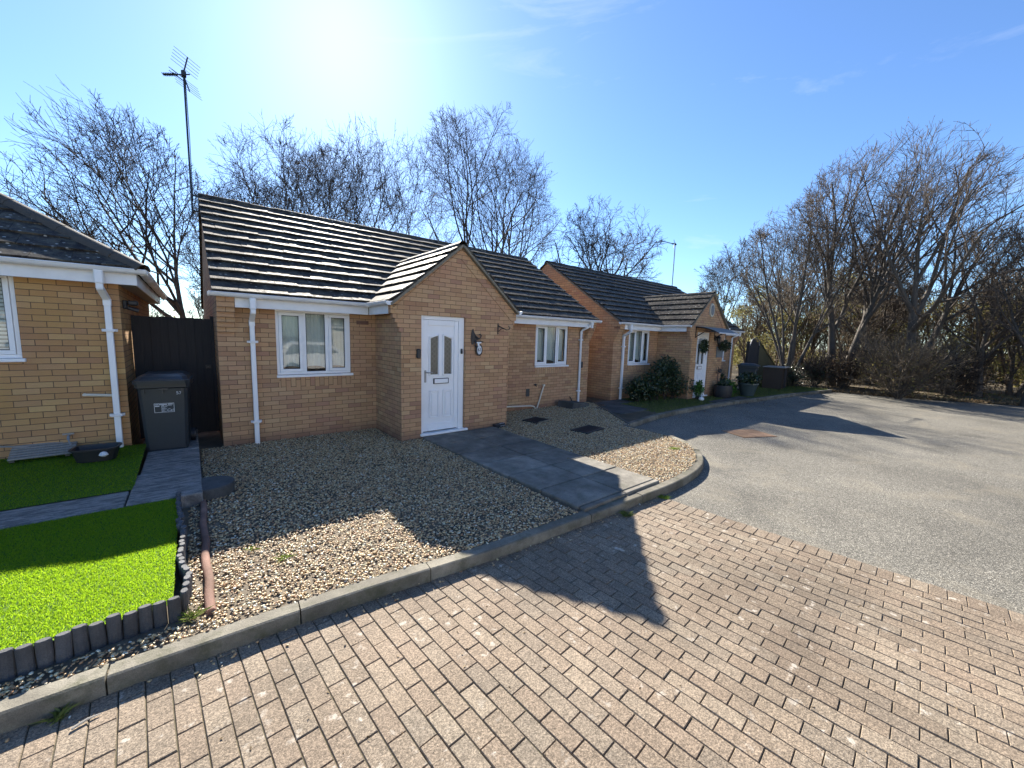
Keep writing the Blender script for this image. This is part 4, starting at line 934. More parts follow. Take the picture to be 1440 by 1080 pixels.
# board and tub on the shaded turf
t = empty('timber_board', (-1.8, -.22, .215), R(4), 'grey ribbed timber board lying on the turf below the wall', 'board')
m = MB()
for i in range(6): m.cbox(-.27, .27, -.17 + i * .058, -.118 + i * .058, .02 + i * .018, .045 + i * .018, .008)
o = m.build('deck', M['greywood'], t); m = MB()
for x in (-.24, .2): m.obox((x, -.15, .01), (x, .16, .04), .04, .03)
m.build('batten', M['oldwood'], t)
t = empty('garden_trug', (-1.3, -.62, .185), R(-6), 'open black plastic tub on the turf beside the left downpipe', 'tub')
m = MB(); V = []
for (z, a, b) in ((0, .17, .12), (.14, .205, .155), (.15, .225, .175), (.162, .225, .175), (.162, .2, .15), (.02, .16, .115)):
    for j in range(16):
        th = 2 * math.pi * (j + .5) / 16; cx, sy = math.cos(th), math.sin(th); q = .55
        V.append((a * math.copysign(abs(cx) ** q, cx), b * math.copysign(abs(sy) ** q, sy), z))
m.add(V, [(i * 16 + j, i * 16 + (j + 1) % 16, i * 16 + 16 + (j + 1) % 16, i * 16 + 16 + j) for i in range(5) for j in range(16)] + [tuple(range(16))[::-1], tuple(80 + j for j in range(16))]); m.build('bowl', M['barrel'], t)
m = MB(); m.lathe([(.02, .0), (.045, .02), (.03, .05), (.01, .06)], (.1, -.17, .07), 7); m.build('label_tag', M['white_print'], t)
# drain covers
for k, (x, y, a, b, rz, lab) in enumerate(((5.6, -1.2, .26, .22, 12, 'black drain grid in the gravel below the waste pipes'), (5.9, -2.42, .34, .2, 8, 'black rectangular drain cover in the middle of the right gravel'))):
    t = empty('drain_cover', (x, y, -.005), R(rz), lab, 'drain cover', 'drain covers in the gravel'); m = MB(); m.cbox(-a, a, -b, b, -.02, .03, .004)
    m.build('plate', M['black'], t); m = MB()
    for i in range(7): m.box(-a + .04, a - .04, -b + .05 + i * (2 * b - .1) / 6.5, -b + .065 + i * (2 * b - .1) / 6.5, .031, .042)
    m.build('bar', M['black'], t)
    if k == 0: m = MB(); m.obox((-a, -b, .03), (a, -b - .01, .03), .03, .03); m.build('rim', M['kerb'], t)
t = empty('concrete_step', (7.75, -.32, .0), R(6), 'dark sloping concrete block against the wall left of the round downpipe', 'step'); m = MB(); m.poly([(-.4, -.28, -.02), (.4, -.28, -.02), (.4, -.28, .08), (-.34, -.28, .17)], (0, .5, .0)); m.build('block', M['dark_slab'], t)
m = MB(); m.box(-.37, .37, -.27, .27, 0, .012); m.box(-.42, .42, -.32, -.271, 0, .010); m.box(-.42, .42, .271, .32, 0, .010); m.box(-.42, -.371, -.27, .27, 0, .010); m.box(.371, .42, -.27, .27, 0, .010)
o = m.build('manhole_cover', M['rust']); o.location = (9.05, -4.3, -.105); o.rotation_euler = (0, 0, R(-26)); tag(o, 'rusty orange rectangular manhole cover set in the tarmac', 'manhole cover')

# gravel pebbles
def inside_gravel(P):
    x, y = P[:, 0], P[:, 1]
    kx = np.array([p.x for p in KP]); ky = np.array([p.y for p in KP]); sel = ky < -4.0
    low = np.interp(x, kx[sel][:], ky[sel][:]) + .115
    ok = (y > low) & (y < -.02)
    # kerb bulge on the right and the boundary to the neighbour
    ok &= ~((x > 6.78) & (y < -3.9)); rb = np.interp(y, [-4.1, -3.5, -2.95, -2.6], [6.66, 6.9, 6.9, 6.85]); ok &= (x < np.where(y < -2.6, rb, 7.1 + (y + 2.6) / 2.3 * 1.63 - .02))
    ok &= ~((x > 2.40) & (x < 4.78) & (y > -1.22)); ok &= ~((x > 2.8) & (x < 4.39) & (y < -1.2))
    ok &= x > np.where(y < -4.3, -3.4, np.where(y < -2.3, -.43, -.29))
    ok &= ~((x < -.46) & (y > -4.5)); ok &= ~((np.abs(x + .315) < .035) & (y < -2.3) & (y > -4.49))
    ok &= ~(((x + .25) ** 2 + (y + 2.12) ** 2) < .2 ** 2); ok &= (x < 8.7)
    ok &= ~((np.abs(x - 5.9) < .3) & (np.abs(y + 2.42) < .17)); ok &= ~((np.abs(x - 5.6) < .24) & (np.abs(y + 1.2) < .2))
    return ok
def pebbles(name, n, x0, x1, y0, y1, smin, smax, seed, test, zmu=-.004):
    rs = np.random.RandomState(seed); P = np.stack([rs.uniform(x0, x1, n), rs.uniform(y0, y1, n)], 1); P = P[test(P)]; n = len(P)
    ph = (1 + 5 ** .5) / 2; I = np.array([(-1, ph, 0), (1, ph, 0), (-1, -ph, 0), (1, -ph, 0), (0, -1, ph), (0, 1, ph), (0, -1, -ph), (0, 1, -ph), (ph, 0, -1), (ph, 0, 1), (-ph, 0, -1), (-ph, 0, 1)]) / math.hypot(1, ph)
    T = np.array([(0, 11, 5), (0, 5, 1), (0, 1, 7), (0, 7, 10), (0, 10, 11), (1, 5, 9), (5, 11, 4), (11, 10, 2), (10, 7, 6), (7, 1, 8), (3, 9, 4), (3, 4, 2), (3, 2, 6), (3, 6, 8), (3, 8, 9), (4, 9, 5), (2, 4, 11), (6, 2, 10), (8, 6, 7), (9, 8, 1)])
    s_ = rs.uniform(smin, smax, n) * .5; sc = np.stack([s_ * rs.uniform(.9, 1.4, n), s_ * rs.uniform(.65, 1, n), s_ * rs.uniform(.34, .62, n)], 1)
    V = I[None] * (1 + rs.normal(0, .13, (n, 12, 1))) * sc[:, None]
    q = rs.normal(0, .2, (n, 2)); yaw = rs.uniform(0, 6.283, n)
    cx, sx = np.cos(q[:, 0]), np.sin(q[:, 0]); y_, z_ = V[..., 1].copy(), V[..., 2].copy(); V[..., 1] = y_ * cx[:, None] - z_ * sx[:, None]; V[..., 2] = y_ * sx[:, None] + z_ * cx[:, None]
    cx, sx = np.cos(q[:, 1]), np.sin(q[:, 1]); y_, z_ = V[..., 0].copy(), V[..., 2].copy(); V[..., 0] = y_ * cx[:, None] - z_ * sx[:, None]; V[..., 2] = y_ * sx[:, None] + z_ * cx[:, None]
    cx, sx = np.cos(yaw), np.sin(yaw); y_, z_ = V[..., 0].copy(), V[..., 1].copy(); V[..., 0] = y_ * cx[:, None] - z_ * sx[:, None]; V[..., 1] = y_ * sx[:, None] + z_ * cx[:, None]
    V[..., 0] += P[:, :1]; V[..., 1] += P[:, 1:]; V[..., 2] += (zmu + rs.uniform(-.004, .012, n))[:, None]
    F = (T[None] + (np.arange(n) * 12)[:, None, None]).reshape(-1, 3)
    o = raw_mesh(name, V.reshape(-1, 3), F, M['pebble'], smooth=True); o['kind'] = 'stuff'; return o
o = pebbles('gravel', 150000, -3.4, 8.7, -5.0, 0, .012, .026, 5, inside_gravel); tag(o, 'loose cream and brown gravel filling the front garden', 'gravel')
def kerbline(P):
    x, y = P[:, 0], P[:, 1]; kx = np.array([p.x for p in KP]); ky = np.array([p.y for p in KP]); sel = ky < -4.5; low = np.interp(x, kx[sel], ky[sel]); d = low - y
    return (d > .005) & (d < .16) & (np.random.RandomState(1).random(len(x)) < np.exp(-d * 16) * .8) & (x < 4.2)
o = pebbles('loose_grit', 2600, -2, 4.2, -5.3, -4.6, .008, .024, 6, kerbline, -.1); tag(o, 'stray grit lying along the foot of the kerb', 'grit')
# weeds
def tuft(loc, n, r, h, mat, label, seed):
    rs = np.random.RandomState(seed); a = rs.uniform(0, 6.283, n); rr = r * np.sqrt(rs.random(n)) * .5; P = np.stack([np.cos(a) * rr, np.sin(a) * rr], 1); b = rs.uniform(0, 6.283, n); w = rs.uniform(.002, .004, n); l = rs.normal(0, r * .6, (n, 2)); hh = h * rs.uniform(.4, 1, n); z = np.zeros(n)
    ex, ey = np.cos(b) * w, np.sin(b) * w
    V = np.stack([np.stack([P[:, 0] - ex, P[:, 1] - ey, z], 1), np.stack([P[:, 0] + ex, P[:, 1] + ey, z], 1), np.stack([P[:, 0] + ex + l[:, 0] * .4, P[:, 1] + ey + l[:, 1] * .4, hh * .7], 1), np.stack([P[:, 0] + l[:, 0], P[:, 1] + l[:, 1], hh], 1)], 1).reshape(-1, 3); k = np.arange(n) * 4
    o = raw_mesh('weed_tuft', V, np.stack([k, k + 1, k + 2, k + 3], 1), M[mat]); o.location = loc; tag(o, label, 'weed', 'weeds in the front garden'); return o
tuft((.16, -4.05, .0), 45, .07, .025, 'weed', 'yellow green weed in the sunny gravel left of centre', 1); tuft((-.02, -3.75, .0), 24, .05, .02, 'weed', 'small yellow green weed in the gravel nearer the terracotta edging', 2)
tuft((-.93, -4.8, -.1), 45, .06, .045, 'grass', 'grass tuft at the kerb foot below the artificial lawn', 3); tuft((4.16, -5.12, -.1), 70, .08, .035, 'weed', 'weedy tuft where kerb, tarmac and block paving meet', 4)
tuft((3.35, -5.13, -.1), 70, .08, .05, 'grass', 'small tuft at the kerb foot below the slab path', 5); tuft((-.42, -4.47, .0), 70, .07, .05, 'grass', 'green weed between the log edging corner and the terracotta bar', 6); tuft((6.1, -4.2, .0), 60, .1, .03, 'weed', 'low weed in the sunlit gravel inside the curved kerb', 7)
def dry_stick(a, b, label):
    m = MB(); a = Vector(a); b = Vector(b); m.tube([a, a.lerp(b, .5) + Vector((.004, .008, .003)), b], [.007, .006, .003], 6); return tag(m.build('dry_stick', M['drystick']), label, 'stick')
dry_stick((-.87, -4.925, -.092), (-.775, -4.9, -.09), 'pale dry stick on the block paving at the left by the kerb')
rs_ = random.Random(12)
V, F = leaf_cloud(150, lambda: (rs_.uniform(-.9, 4.2), -5.15 - rs_.random() ** 1.6 * 2.6, -.096), .012, rs_); tag(raw_mesh('fallen_leaves', V, F, M['litter']), 'tiny leaf scraps blown over the block paving', 'leaves', None, 'stuff')
V, F = leaf_cloud(240, lambda: (rs_.uniform(-.3, 6.6), rs_.uniform(-4.7, -.2), .012), .016, rs_); tag(raw_mesh('fallen_leaves', V, F, M['litter']), 'small dead leaves lying on the gravel and slab path', 'leaves', None, 'stuff')
# neighbour's grass and the verge beyond the tarmac
def grass(name, n, x0, x1, y0, y1, h, seed, test=None, z=0, mat='grass', label=None):
    rs = np.random.RandomState(seed); P = np.stack([rs.uniform(x0, x1, n), rs.uniform(y0, y1, n)], 1)
    if test is not None: P = P[test(P)]
    n = len(P); a = rs.uniform(0, 6.283, n); w = rs.uniform(.004, .008, n); l = rs.normal(0, h * .5, (n, 2)); hh = h * rs.uniform(.4, 1.2, n); zz = np.full(n, z); ex, ey = np.cos(a) * w, np.sin(a) * w
    V = np.stack([np.stack([P[:, 0] - ex, P[:, 1] - ey, zz], 1), np.stack([P[:, 0] + ex, P[:, 1] + ey, zz], 1), np.stack([P[:, 0] + l[:, 0], P[:, 1] + l[:, 1], zz + hh], 1)], 1).reshape(-1, 3); k = np.arange(n) * 3
    o = raw_mesh(name, V, np.stack([k, k + 1, k + 2], 1), M[mat]); return tag(o, label, 'grass', None, 'stuff')
def nblawn(P):
    x, y = P[:, 0], P[:, 1]; kx = np.array([p.x for p in KP2]); ky = np.array([p.y for p in KP2]); low = np.interp(x, kx, ky) + .14
    return (y > low) & ~((x < 14.6) & (x > 12.2) & (y < -1.93)) & ~((x < 10.1) & (y > -.75)) & (x > 9.0 + (y + 2.2) * -.2) & ~((x < 9.3) & (y > -1.75))
grass('grass', 70000, 9.0, 21, -3.3, -.2, .04, 3, nblawn, -.01, 'grass', 'short shaded lawn in front of the far bungalow')

# ------------------------------------------------------------------ aerials
def aerial(loc, hmast, boom, r, label, grid):
    t = empty('television_aerial', loc, 0, label, 'aerial', 'roof aerials'); b = Vector(boom).normalized(); r = Vector(r).normalized()
    m = MB(); m.tube([(0, 0, 0), (0, 0, hmast)], .017 if grid else .022, 8); m.build('mast', M['black'] if grid else M['greymetal'], t)
    m = MB(); top = Vector((0, 0, hmast - .08)); o = top - b * .12
    if grid:
        m.tube([o, top + b * .42], .012, 6)
        for s_ in (1, -1):
            q = [o + b * .12 + Vector((0, 0, .03 * s_)), o + b * .02 + Vector((0, 0, .31 * s_)) ]; m.tube(q, .012, 6)
            for i in range(5):
                c_ = q[0].lerp(q[1], .22 + .19 * i); m.tube([c_ - r * .3, c_ + r * .3], .0036, 4)
        for i in range(8):
            c_ = top + b * (.16 + i * .034); m.tube([c_ - r * .05, c_ + r * .05], .008, 5); m.obox(c_ + Vector((0, 0, -.03)), c_ + Vector((0, 0, .03)), .008, .01, r)
        for s_ in (.03, -.03): m.tube([top + b * .14 - r * .17 + Vector((0, 0, s_)), top + b * .14 + r * .17 + Vector((0, 0, s_))], .006, 5)
        m.cbox(-.04, .04, -.04, .04, hmast - .12, hmast - .02, .01)
    else:
        m.tube([o, top + b * 1.15], .014, 6)
        for i in range(12):
            c_ = top + b * (.2 + i * .08); m.tube([c_ - r * .07, c_ + r * .07], .006, 4)
        for s_ in (1, -1): m.tube([top + b * .05, top + b * .12 + Vector((0, 0, .2 * s_))], .012, 5)
        m.cbox(-.04, .04, -.04, .04, hmast - .12, hmast - .04, .01)
        c_ = top + b * .18; m.obox(c_ - Vector((0, 0, .03)), c_ + Vector((0, 0, .03)), .06, .06, r)
    m.build('antenna', M['black'], t)
    return t
a = aerial((-.15, 3.05, 4.1), 2.72, (-.75, .66, 0), (.66, .75, 0), 'tall thin mast with grid television aerial on the left gable of the nearest whole bungalow', True)
m = MB(); m.obox((0, 0, .1), (.15, 0, .1), .03, .03); m.obox((0, 0, .4), (.15, 0, .4), .03, .03); m.tube([(.02, 0, 2.6), (.03, -.01, 1.5), (.02, 0, .3)], .006, 5); m.build('bracket', M['black'], a)
aerial((18.12, 2.85, 4.45), 2.15, (-1, .1, 0), (.1, 1, 0), 'slim grey mast with long thin aerial on the far bungalow ridge', False)

# ------------------------------------------------------------------ bare trees
def grow_tree(seed, H, stems=1, r0=.2, lean=(0, 0), spread=.5, counts=(11, 8, 7, 5), ratios=(.55, .5, .45, .42), first=.3, up=.22, twig=.008, wig=.13, bias=(0, 0), ang=(28, 58), trunk=.8, off=(0, 0), env=None):
    """returns list of branches (level, points array, radii array)"""
    rnd = random.Random(seed); out = []
    def rvec():
        v = Vector((rnd.gauss(0, 1), rnd.gauss(0, 1), rnd.gauss(0, 1))); return v.normalized()
    LV = Vector((lean[0], lean[1], 0))
    def grow(p, d, L, ra, rb, lvl):
        if env and lvl >= 2 and ((p.x - off[0] * p.z / H) ** 2 + (p.y - off[1] * p.z / H) ** 2) / (env[2] * H) ** 2 + max(0, (p.z / H - env[0]) / env[1]) ** 2 > 1.15: return
        n = (11, 7, 5, 4, 3)[lvl]; pts = [p.copy()]; dirs = []; lim = rnd.uniform(.75, 1.12)
        for i in range(n):
            w = wig * (.6, 1.2, 1.5, 1.5, 1.5)[lvl]
            d = (d + rvec() * w + Vector((0, 0, up * (.25, .6, .5, .35, .3)[lvl])) * (1.0 / n) * 2 + LV * (.5 / n)).normalized()
            p = p + d * (L / n)
            if env and lvl >= 1 and len(pts) >= 2 and ((p.x - off[0] * p.z / H) ** 2 + (p.y - off[1] * p.z / H) ** 2) / (env[2] * H) ** 2 + ((p.z / H - env[0]) / (env[1] if p.z > env[0] * H else env[0] * .85)) ** 2 > lim: break
            pts.append(p.copy()); dirs.append(d.copy())
        n = len(pts) - 1
        rad = [ra + (rb - ra) * (i / n) ** .8 for i in range(n + 1)]
        out.append((lvl, pts, rad))
        if lvl >= len(counts): return
        nc = counts[lvl]; t0 = (first, .18, .12, .1)[lvl]; az = rnd.uniform(0, 6.28)
        for k in range(nc):
            t = t0 + (1 - t0) * ((k + rnd.random()) / nc) ** .9; t = min(t, .985); x = t * n; i = min(int(x), n - 1); q = pts[i].lerp(pts[i + 1], x - i); dd = dirs[i]
            az += 2.4 + rnd.gauss(0, .4); a = dd.cross(Vector((.3, .2, 1))); a = a.normalized() if a.length > .01 else Vector((1, 0, 0)); b = dd.cross(a)
            th = R(rnd.uniform(*ang)) * (1 - (.6 if lvl == 0 else .35) * t) * (spread / .5) ** .5
            nd = (dd * math.cos(th) + (a * math.cos(az) + b * math.sin(az)) * math.sin(th) + (Vector((bias[0], bias[1], 0)) if lvl == 0 else Vector((0, 0, 0)))).normalized()
            l = L * ratios[lvl] * rnd.uniform(.7, 1.2) * ((1.15 - .55 * t) if lvl == 0 else (1.1 - .6 * t)); rr = rad[i] * (rnd.uniform(.6, .84) if lvl < 1 else rnd.uniform(.52, .72) if lvl < 2 else rnd.uniform(.4, .58))
            rr = max(rr, twig); grow(q, nd, l, rr, max(twig * .6, rr * .3), lvl + 1)
    for s_ in range(stems):
        if stems == 1: d = Vector((lean[0] * .6, lean[1] * .6, 1)).normalized(); p = Vector((0, 0, -.1)); L = H * trunk
        else:
            az = s_ * 6.28 / stems + rnd.uniform(-.4, .4); sp = spread * rnd.uniform(.25, .8); d = Vector((math.cos(az) * sp + lean[0], math.sin(az) * sp + lean[1], 1)).normalized(); p = Vector((math.cos(az) * r0 * 1.2, math.sin(az) * r0 * 1.2, -.1)); L = H * trunk * rnd.uniform(.8, 1.05)
        grow(p, d, L, r0 * rnd.uniform(.8, 1.1), max(.02, twig * 1.5), 0)
    zs = sorted(p.z for b in out for p in b[1]); k = H / zs[int(len(zs) * .9985)]
    tips = [b[1][-1] for b in out if b[0] >= 3]; mx_ = sum(p.x for p in tips) / len(tips) * k - off[0]; my_ = sum(p.y for p in tips) / len(tips) * k - off[1]; mz = sum(p.z for p in tips) / len(tips) * k
    for b in out:
        for p in b[1]:
            p *= k; h = max(0, p.z) / mz; p.x -= mx_ * h; p.y -= my_ * h
    return out
def tubes(br, sides):
    VV = []; FF = []; base = 0; groups = {}
    for lvl, pts, rad in br: groups.setdefault((sides(lvl), len(pts)), []).append((pts, rad))
    for (n, k), bs in groups.items():
        P = np.array([[tuple(p) for p in b[0]] for b in bs]); Rr = np.array([b[1] for b in bs]); m = len(bs)
        T = np.gradient(P, axis=1); T /= np.linalg.norm(T, axis=2)[..., None] + 1e-9
        ref = np.where(np.abs(T[:, :1, 2:]) > .8, np.array([[[1., .1, 0]]]), np.array([[[0., .1, 1]]])); ref = np.broadcast_to(ref, T.shape)
        A = np.cross(T, ref); A /= np.linalg.norm(A, axis=2)[..., None] + 1e-9; B = np.cross(T, A)
        th = 2 * np.pi * np.arange(n) / n
        V = P[:, :, None] + (A[:, :, None] * np.cos(th)[None, None, :, None] + B[:, :, None] * np.sin(th)[None, None, :, None]) * Rr[:, :, None, None]
        VV.append(V.reshape(-1, 3)); i, j = np.meshgrid(np.arange(k - 1), np.arange(n), indexing='ij'); i = i.ravel(); j = j.ravel()
        q = np.stack([i * n + j, i * n + (j + 1) % n, (i + 1) * n + (j + 1) % n, (i + 1) * n + j], 1)
        FF.append((q[None] + (np.arange(m) * n * k)[:, None, None] + base).reshape(-1, 4)); base += m * n * k
    return np.concatenate(VV), np.concatenate(FF)
def tree(name, loc, label, group=None, rz=0, mats=('bark', 'twig'), cat='tree', **kw):
    t = empty(name, loc, rz, label, cat, group); br = grow_tree(**kw)
    V, F = tubes([b for b in br if b[0] <= 1], lambda l: 8 if l == 0 else 6); raw_mesh('trunk', V, F[:, ::-1], M[mats[0]], t, smooth=True)
    V, F = tubes([b for b in br if b[0] > 1], lambda l: 4 if l == 2 else 3); raw_mesh('crown', V, F[:, ::-1], M[mats[1]], t, smooth=True)
    return t
G1 = 'bare trees rising behind the bungalow roofs'
RT = dict(counts=(10, 7, 6, 6), ratios=(1.2, .76, .64, .52), first=.34, up=.26, ang=(30, 72), trunk=.55, env=(.62, .38, .27))
tree('bare_tree', (-.15, 8.6, 0), 'bare leafless tree spreading left of the tall aerial mast above the gate', G1, seed=21, H=8.2, r0=.17, **{**RT, 'first': .3, 'counts': (13, 8, 7, 5), 'env': (.55, .45, .3)}, twig=.006, bias=(-.4, 0), off=(-1.35, 0))
tree('bare_tree', (-3.9, 14.5, 0), 'bare tree behind the hipped roof, leftmost against the sky', G1, seed=22, H=6.8, r0=.13, **RT, twig=.007)
tree('bare_tree', (4.3, 18, 0), 'upright bare tree above the left end of the nearest whole roof, right of the mast', G1, seed=23, H=12.8, r0=.19, **{**RT, 'first': .35}, twig=.009)
tree('bare_tree', (1.4, 20, 0), 'thin bare tree just right of the tall aerial mast, behind the roof', G1, seed=37, H=10.6, r0=.14, **RT, twig=.009)
tree('bare_tree', (8.3, 20.7, 0), 'bare tree rising over the middle of the nearest whole roof below the sun', G1, seed=24, H=14.8, r0=.2, **{**RT, 'first': .35}, twig=.01)
tree('bare_tree', (7.2, 24, 0), 'thin bare tree filling the gap left of the many branched one behind the roof', G1, seed=38, H=15.6, r0=.16, **RT, twig=.011)
tree('bare_tree', (12.0, 20.6, 0), 'many branched bare tree just left of the large round crowned tree', G1, seed=25, H=15.6, r0=.17, **RT, twig=.01)
tree('bare_tree', (22.1, 23.2, 0), 'large round crowned bare tree above the porch gable', G1, seed=26, H=21, r0=.34, stems=3, spread=.5, twig=.012, counts=(8, 7, 6, 6), ratios=(.9, .76, .64, .52), first=.26, up=.28, ang=(30, 70), trunk=.7, env=(.58, .42, .35))
tree('gnarled_tree', (23.6, 11.2, 0), 'thick limbed bare tree with heavy crooked boughs behind the far roof', G1, seed=27, H=11.4, r0=.36, spread=.6, stems=2, counts=(8, 7, 6, 6), ratios=(.85, .74, .64, .52), first=.38, up=.12, wig=.2, twig=.011, ang=(30, 66), trunk=.7, env=(.6, .4, .36))
tree('bare_tree', (37, 8.6, 0), 'pale bare tree far behind the thin aerial of the far bungalow', G1, seed=28, H=10.6, r0=.18, **RT, twig=.013)
G2 = 'bare trees along the far edge of the tarmac'
tree('coppiced_tree', (21.9, -1.3, 0), 'many stemmed bare tree rising from one base beside the far bungalow', G2, mats=('bark', 'twig_sidelit'), seed=31, H=8.7, r0=.085, stems=8, spread=.36, env=(.58, .42, .3), counts=(6, 6, 6, 5), ratios=(.55, .76, .64, .52), first=.35, up=.28, twig=.007, ang=(30, 72))
tree('leaning_tree', (23.4, -2.9, 0), 'tallest bare tree at the far edge, forked and leaning right', G2, mats=('bark', 'twig_sidelit'), seed=32, H=10.8, r0=.19, stems=3, spread=.34, off=(.1, -.7), env=(.6, .4, .33), counts=(8, 7, 6, 4), ratios=(.8, .76, .64, .52), first=.3, up=.24, twig=.0075, ang=(32, 74), trunk=.75)
tree('leaning_tree', (23.0, -5.3, 0), 'stout bare tree with long boughs sweeping right over the tarmac edge', G2, mats=('bark', 'twig_sidelit'), seed=33, H=9.0, r0=.22, stems=2, spread=.4, off=(.1, -.9), env=(.6, .4, .42), counts=(8, 7, 6, 4), ratios=(.8, .76, .64, .52), first=.3, up=.22, twig=.0075, ang=(32, 74), trunk=.75)
tree('bare_tree', (24.2, -7.2, 0), 'small forked bare tree on the grass verge at far right', G2, mats=('bark', 'twig_sidelit'), seed=34, H=6.6, r0=.17, **{**RT, 'first': .3}, twig=.007)
tree('bare_tree', (22.9, -8.4, 0), 'leaning bare tree at the right edge of the grass verge', G2, mats=('bark', 'twig_sidelit'), seed=35, H=6.4, r0=.16, **{**RT, 'first': .3}, off=(0, -.2), twig=.007)
tree('bare_tree', (26.0, -3.7, 0), 'dark low forked tree standing between the coppiced and the stout bare trees', G2, mats=('bark', 'twig_sidelit'), seed=36, H=6.8, r0=.16, **RT, stems=2, spread=.5, twig=.009)
# wood behind: copies of two thin trees
G3 = 'thin trees of the wood behind the tarmac'
LAB3 = 'one of the thin pale bare trees crowding the wood behind the tarmac edge'
p1 = tree('woodland_tree', (27, 0, 0), LAB3, G3, seed=41, H=7.4, r0=.09, spread=.6, counts=(12, 7, 6, 4), first=.15, up=.45, twig=.012, mats=('bark', 'twig_pale'))
p2 = tree('woodland_tree', (29, -5, 0), LAB3, G3, seed=42, H=6.4, r0=.1, stems=3, spread=.5, counts=(8, 7, 6, 4), first=.15, up=.45, twig=.012, mats=('bark', 'twig_pale'))
rnd = random.Random(77)
for i in range(46):
    o = copy_tree(p1 if i % 2 else p2); y = rnd.uniform(-22, 6); x = rnd.uniform(26, 42) - max(0, (-y - 8)) * .25; o.location = (x, y, -.1); o.rotation_euler.z = rnd.uniform(0, 6.28); s_ = rnd.uniform(.6, 1.12); o.scale = (s_, s_, s_ * rnd.uniform(.9, 1.1))
G4 = 'thin trees behind the gap between the houses'
for i, (x, y, s_) in enumerate(((-1.3, 15, .5), (.4, 17, .62), (1.2, 13.5, .45), (-2.6, 17, .55), (2.6, 16.5, .6), (18, 19, .9), (20.5, 17, .8), (30, 14, .85), (33, 11, .9), (28, 8.5, .75))):
    o = copy_tree(p1 if i % 2 else p2); o.location = (x, y, -.1); o.rotation_euler.z = i * 1.3; o.scale = (s_, s_, s_); o['group'] = G4 if i < 5 else 'thin trees behind the far bungalow'; o['label'] = 'one of the thin scrubby trees seen over the gate between the nearest houses' if i < 5 else 'one of the thin pale trees showing behind the far bungalow roof'
# undergrowth of the wood: twigs and olive leaves in one mass
def undergrowth(name, mat, n, x0, x1, y0, y1, zmax, size, seed, label, nb=60, zlo=.1):
    rnd = random.Random(seed); bl = []
    for i in range(nb):
        x, y = rnd.uniform(x0, x1), rnd.uniform(y0, y1); r = rnd.uniform(.5, 1.3); bl.append(((x, y, rnd.uniform(zlo, zmax)), (r, r, r * rnd.uniform(.5, .9))))
    V, F = leaf_cloud(n, multi_blob(bl, rnd), size, rnd); o = raw_mesh(name, V, F, M[mat]); return tag(o, label, 'undergrowth', None, 'stuff')
undergrowth('woodland_undergrowth', 'olive', 60000, 25.5, 33, -26, 6, 4.0, .06, 5, 'mass of olive ivy and leaves filling the wood behind the tarmac', 120)
undergrowth('woodland_undergrowth', 'olive', 60000, 34, 46, -34, 10, 6.6, .1, 15, 'deeper mass of olive leaves far inside the wood', 190)
undergrowth('woodland_undergrowth', 'olive', 26000, 25.5, 34, -26, -7, 5.0, .065, 25, 'ivy clad thicket of olive leaves at the right end of the wood', 70)
undergrowth('woodland_undergrowth', 'olive', 34000, 33, 46, -36, 12, 1.6, .12, 35, 'low dense growth closing the foot of the wood', 170, 0)
undergrowth('bramble_undergrowth', 'russet', 16000, 24.2, 28, -14, 1, 1.4, .045, 6, 'low russet brambles under the trees at the tarmac edge', 70)
undergrowth('hedge_undergrowth', 'olive', 5000, -4, 4, 12, 16, 2.2, .06, 8, 'scrubby hedge seen over the timber gate', 24)
# twiggy shrubs
def twig_shrub(loc, H, spread, seed, label, mat='twig_pale', stems=12, leaf=None, n=0):
    t = empty('twiggy_shrub', loc, 0, label, 'shrub', 'twiggy shrubs by the tarmac edge'); br = grow_tree(seed=seed, H=H, stems=stems, r0=.022, spread=spread, counts=(9, 7, 5), ratios=(.5, .5, .45), first=.15, up=.25, twig=.006, wig=.2, ang=(25, 60))
    V, F = tubes([b for b in br if b[0] <= 1], lambda l: 5 if l == 0 else 4); raw_mesh('stem', V, F[:, ::-1], M['bark'], t, smooth=True)
    V, F = tubes([b for b in br if b[0] > 1], lambda l: 3); raw_mesh('twig', V, F[:, ::-1], M[mat], t)
    if leaf:
        rnd = random.Random(seed); V, F = leaf_cloud(n, blob((0, 0, H * .4), (H * .55, H * .55, H * .42), rnd, .8), .04, rnd); raw_mesh('foliage', V, F, M[leaf], t)
    return t
twig_shrub((20.9, -5.3, -.05), 2.7, 1.0, 51, 'large rounded twiggy shrub on the tarmac edge, nearest the road', stems=22, leaf='olive', n=900)
twig_shrub((22.3, -3.4, -.05), 2.0, .8, 52, 'reddish brown twiggy shrub between the coppiced tree and the leaning tree', 'twig', 14, 'russet', 1800)
twig_shrub((22.2, -2.3, -.05), 1.6, .8, 53, 'dark low twiggy shrub at the foot of the coppiced tree', 'twig', 12, 'camellia', 1200)
twig_shrub((23.6, -6.4, -.05), 2.3, .8, 54, 'greyish twiggy shrub behind the large rounded shrub', 'twig', 16, 'russet', 500)
twig_shrub((20.6, -1.8, -.05), 1.3, .7, 55, 'dark bushy shrub beside the brown wooden bin store', 'twig', 9, 'camellia', 1500)
twig_shrub((25.5, -5.0, -.05), 3.0, .7, 56, 'pale tall thicket shrub under the stout leaning tree', 'twig_pale', 16, 'olive', 900)
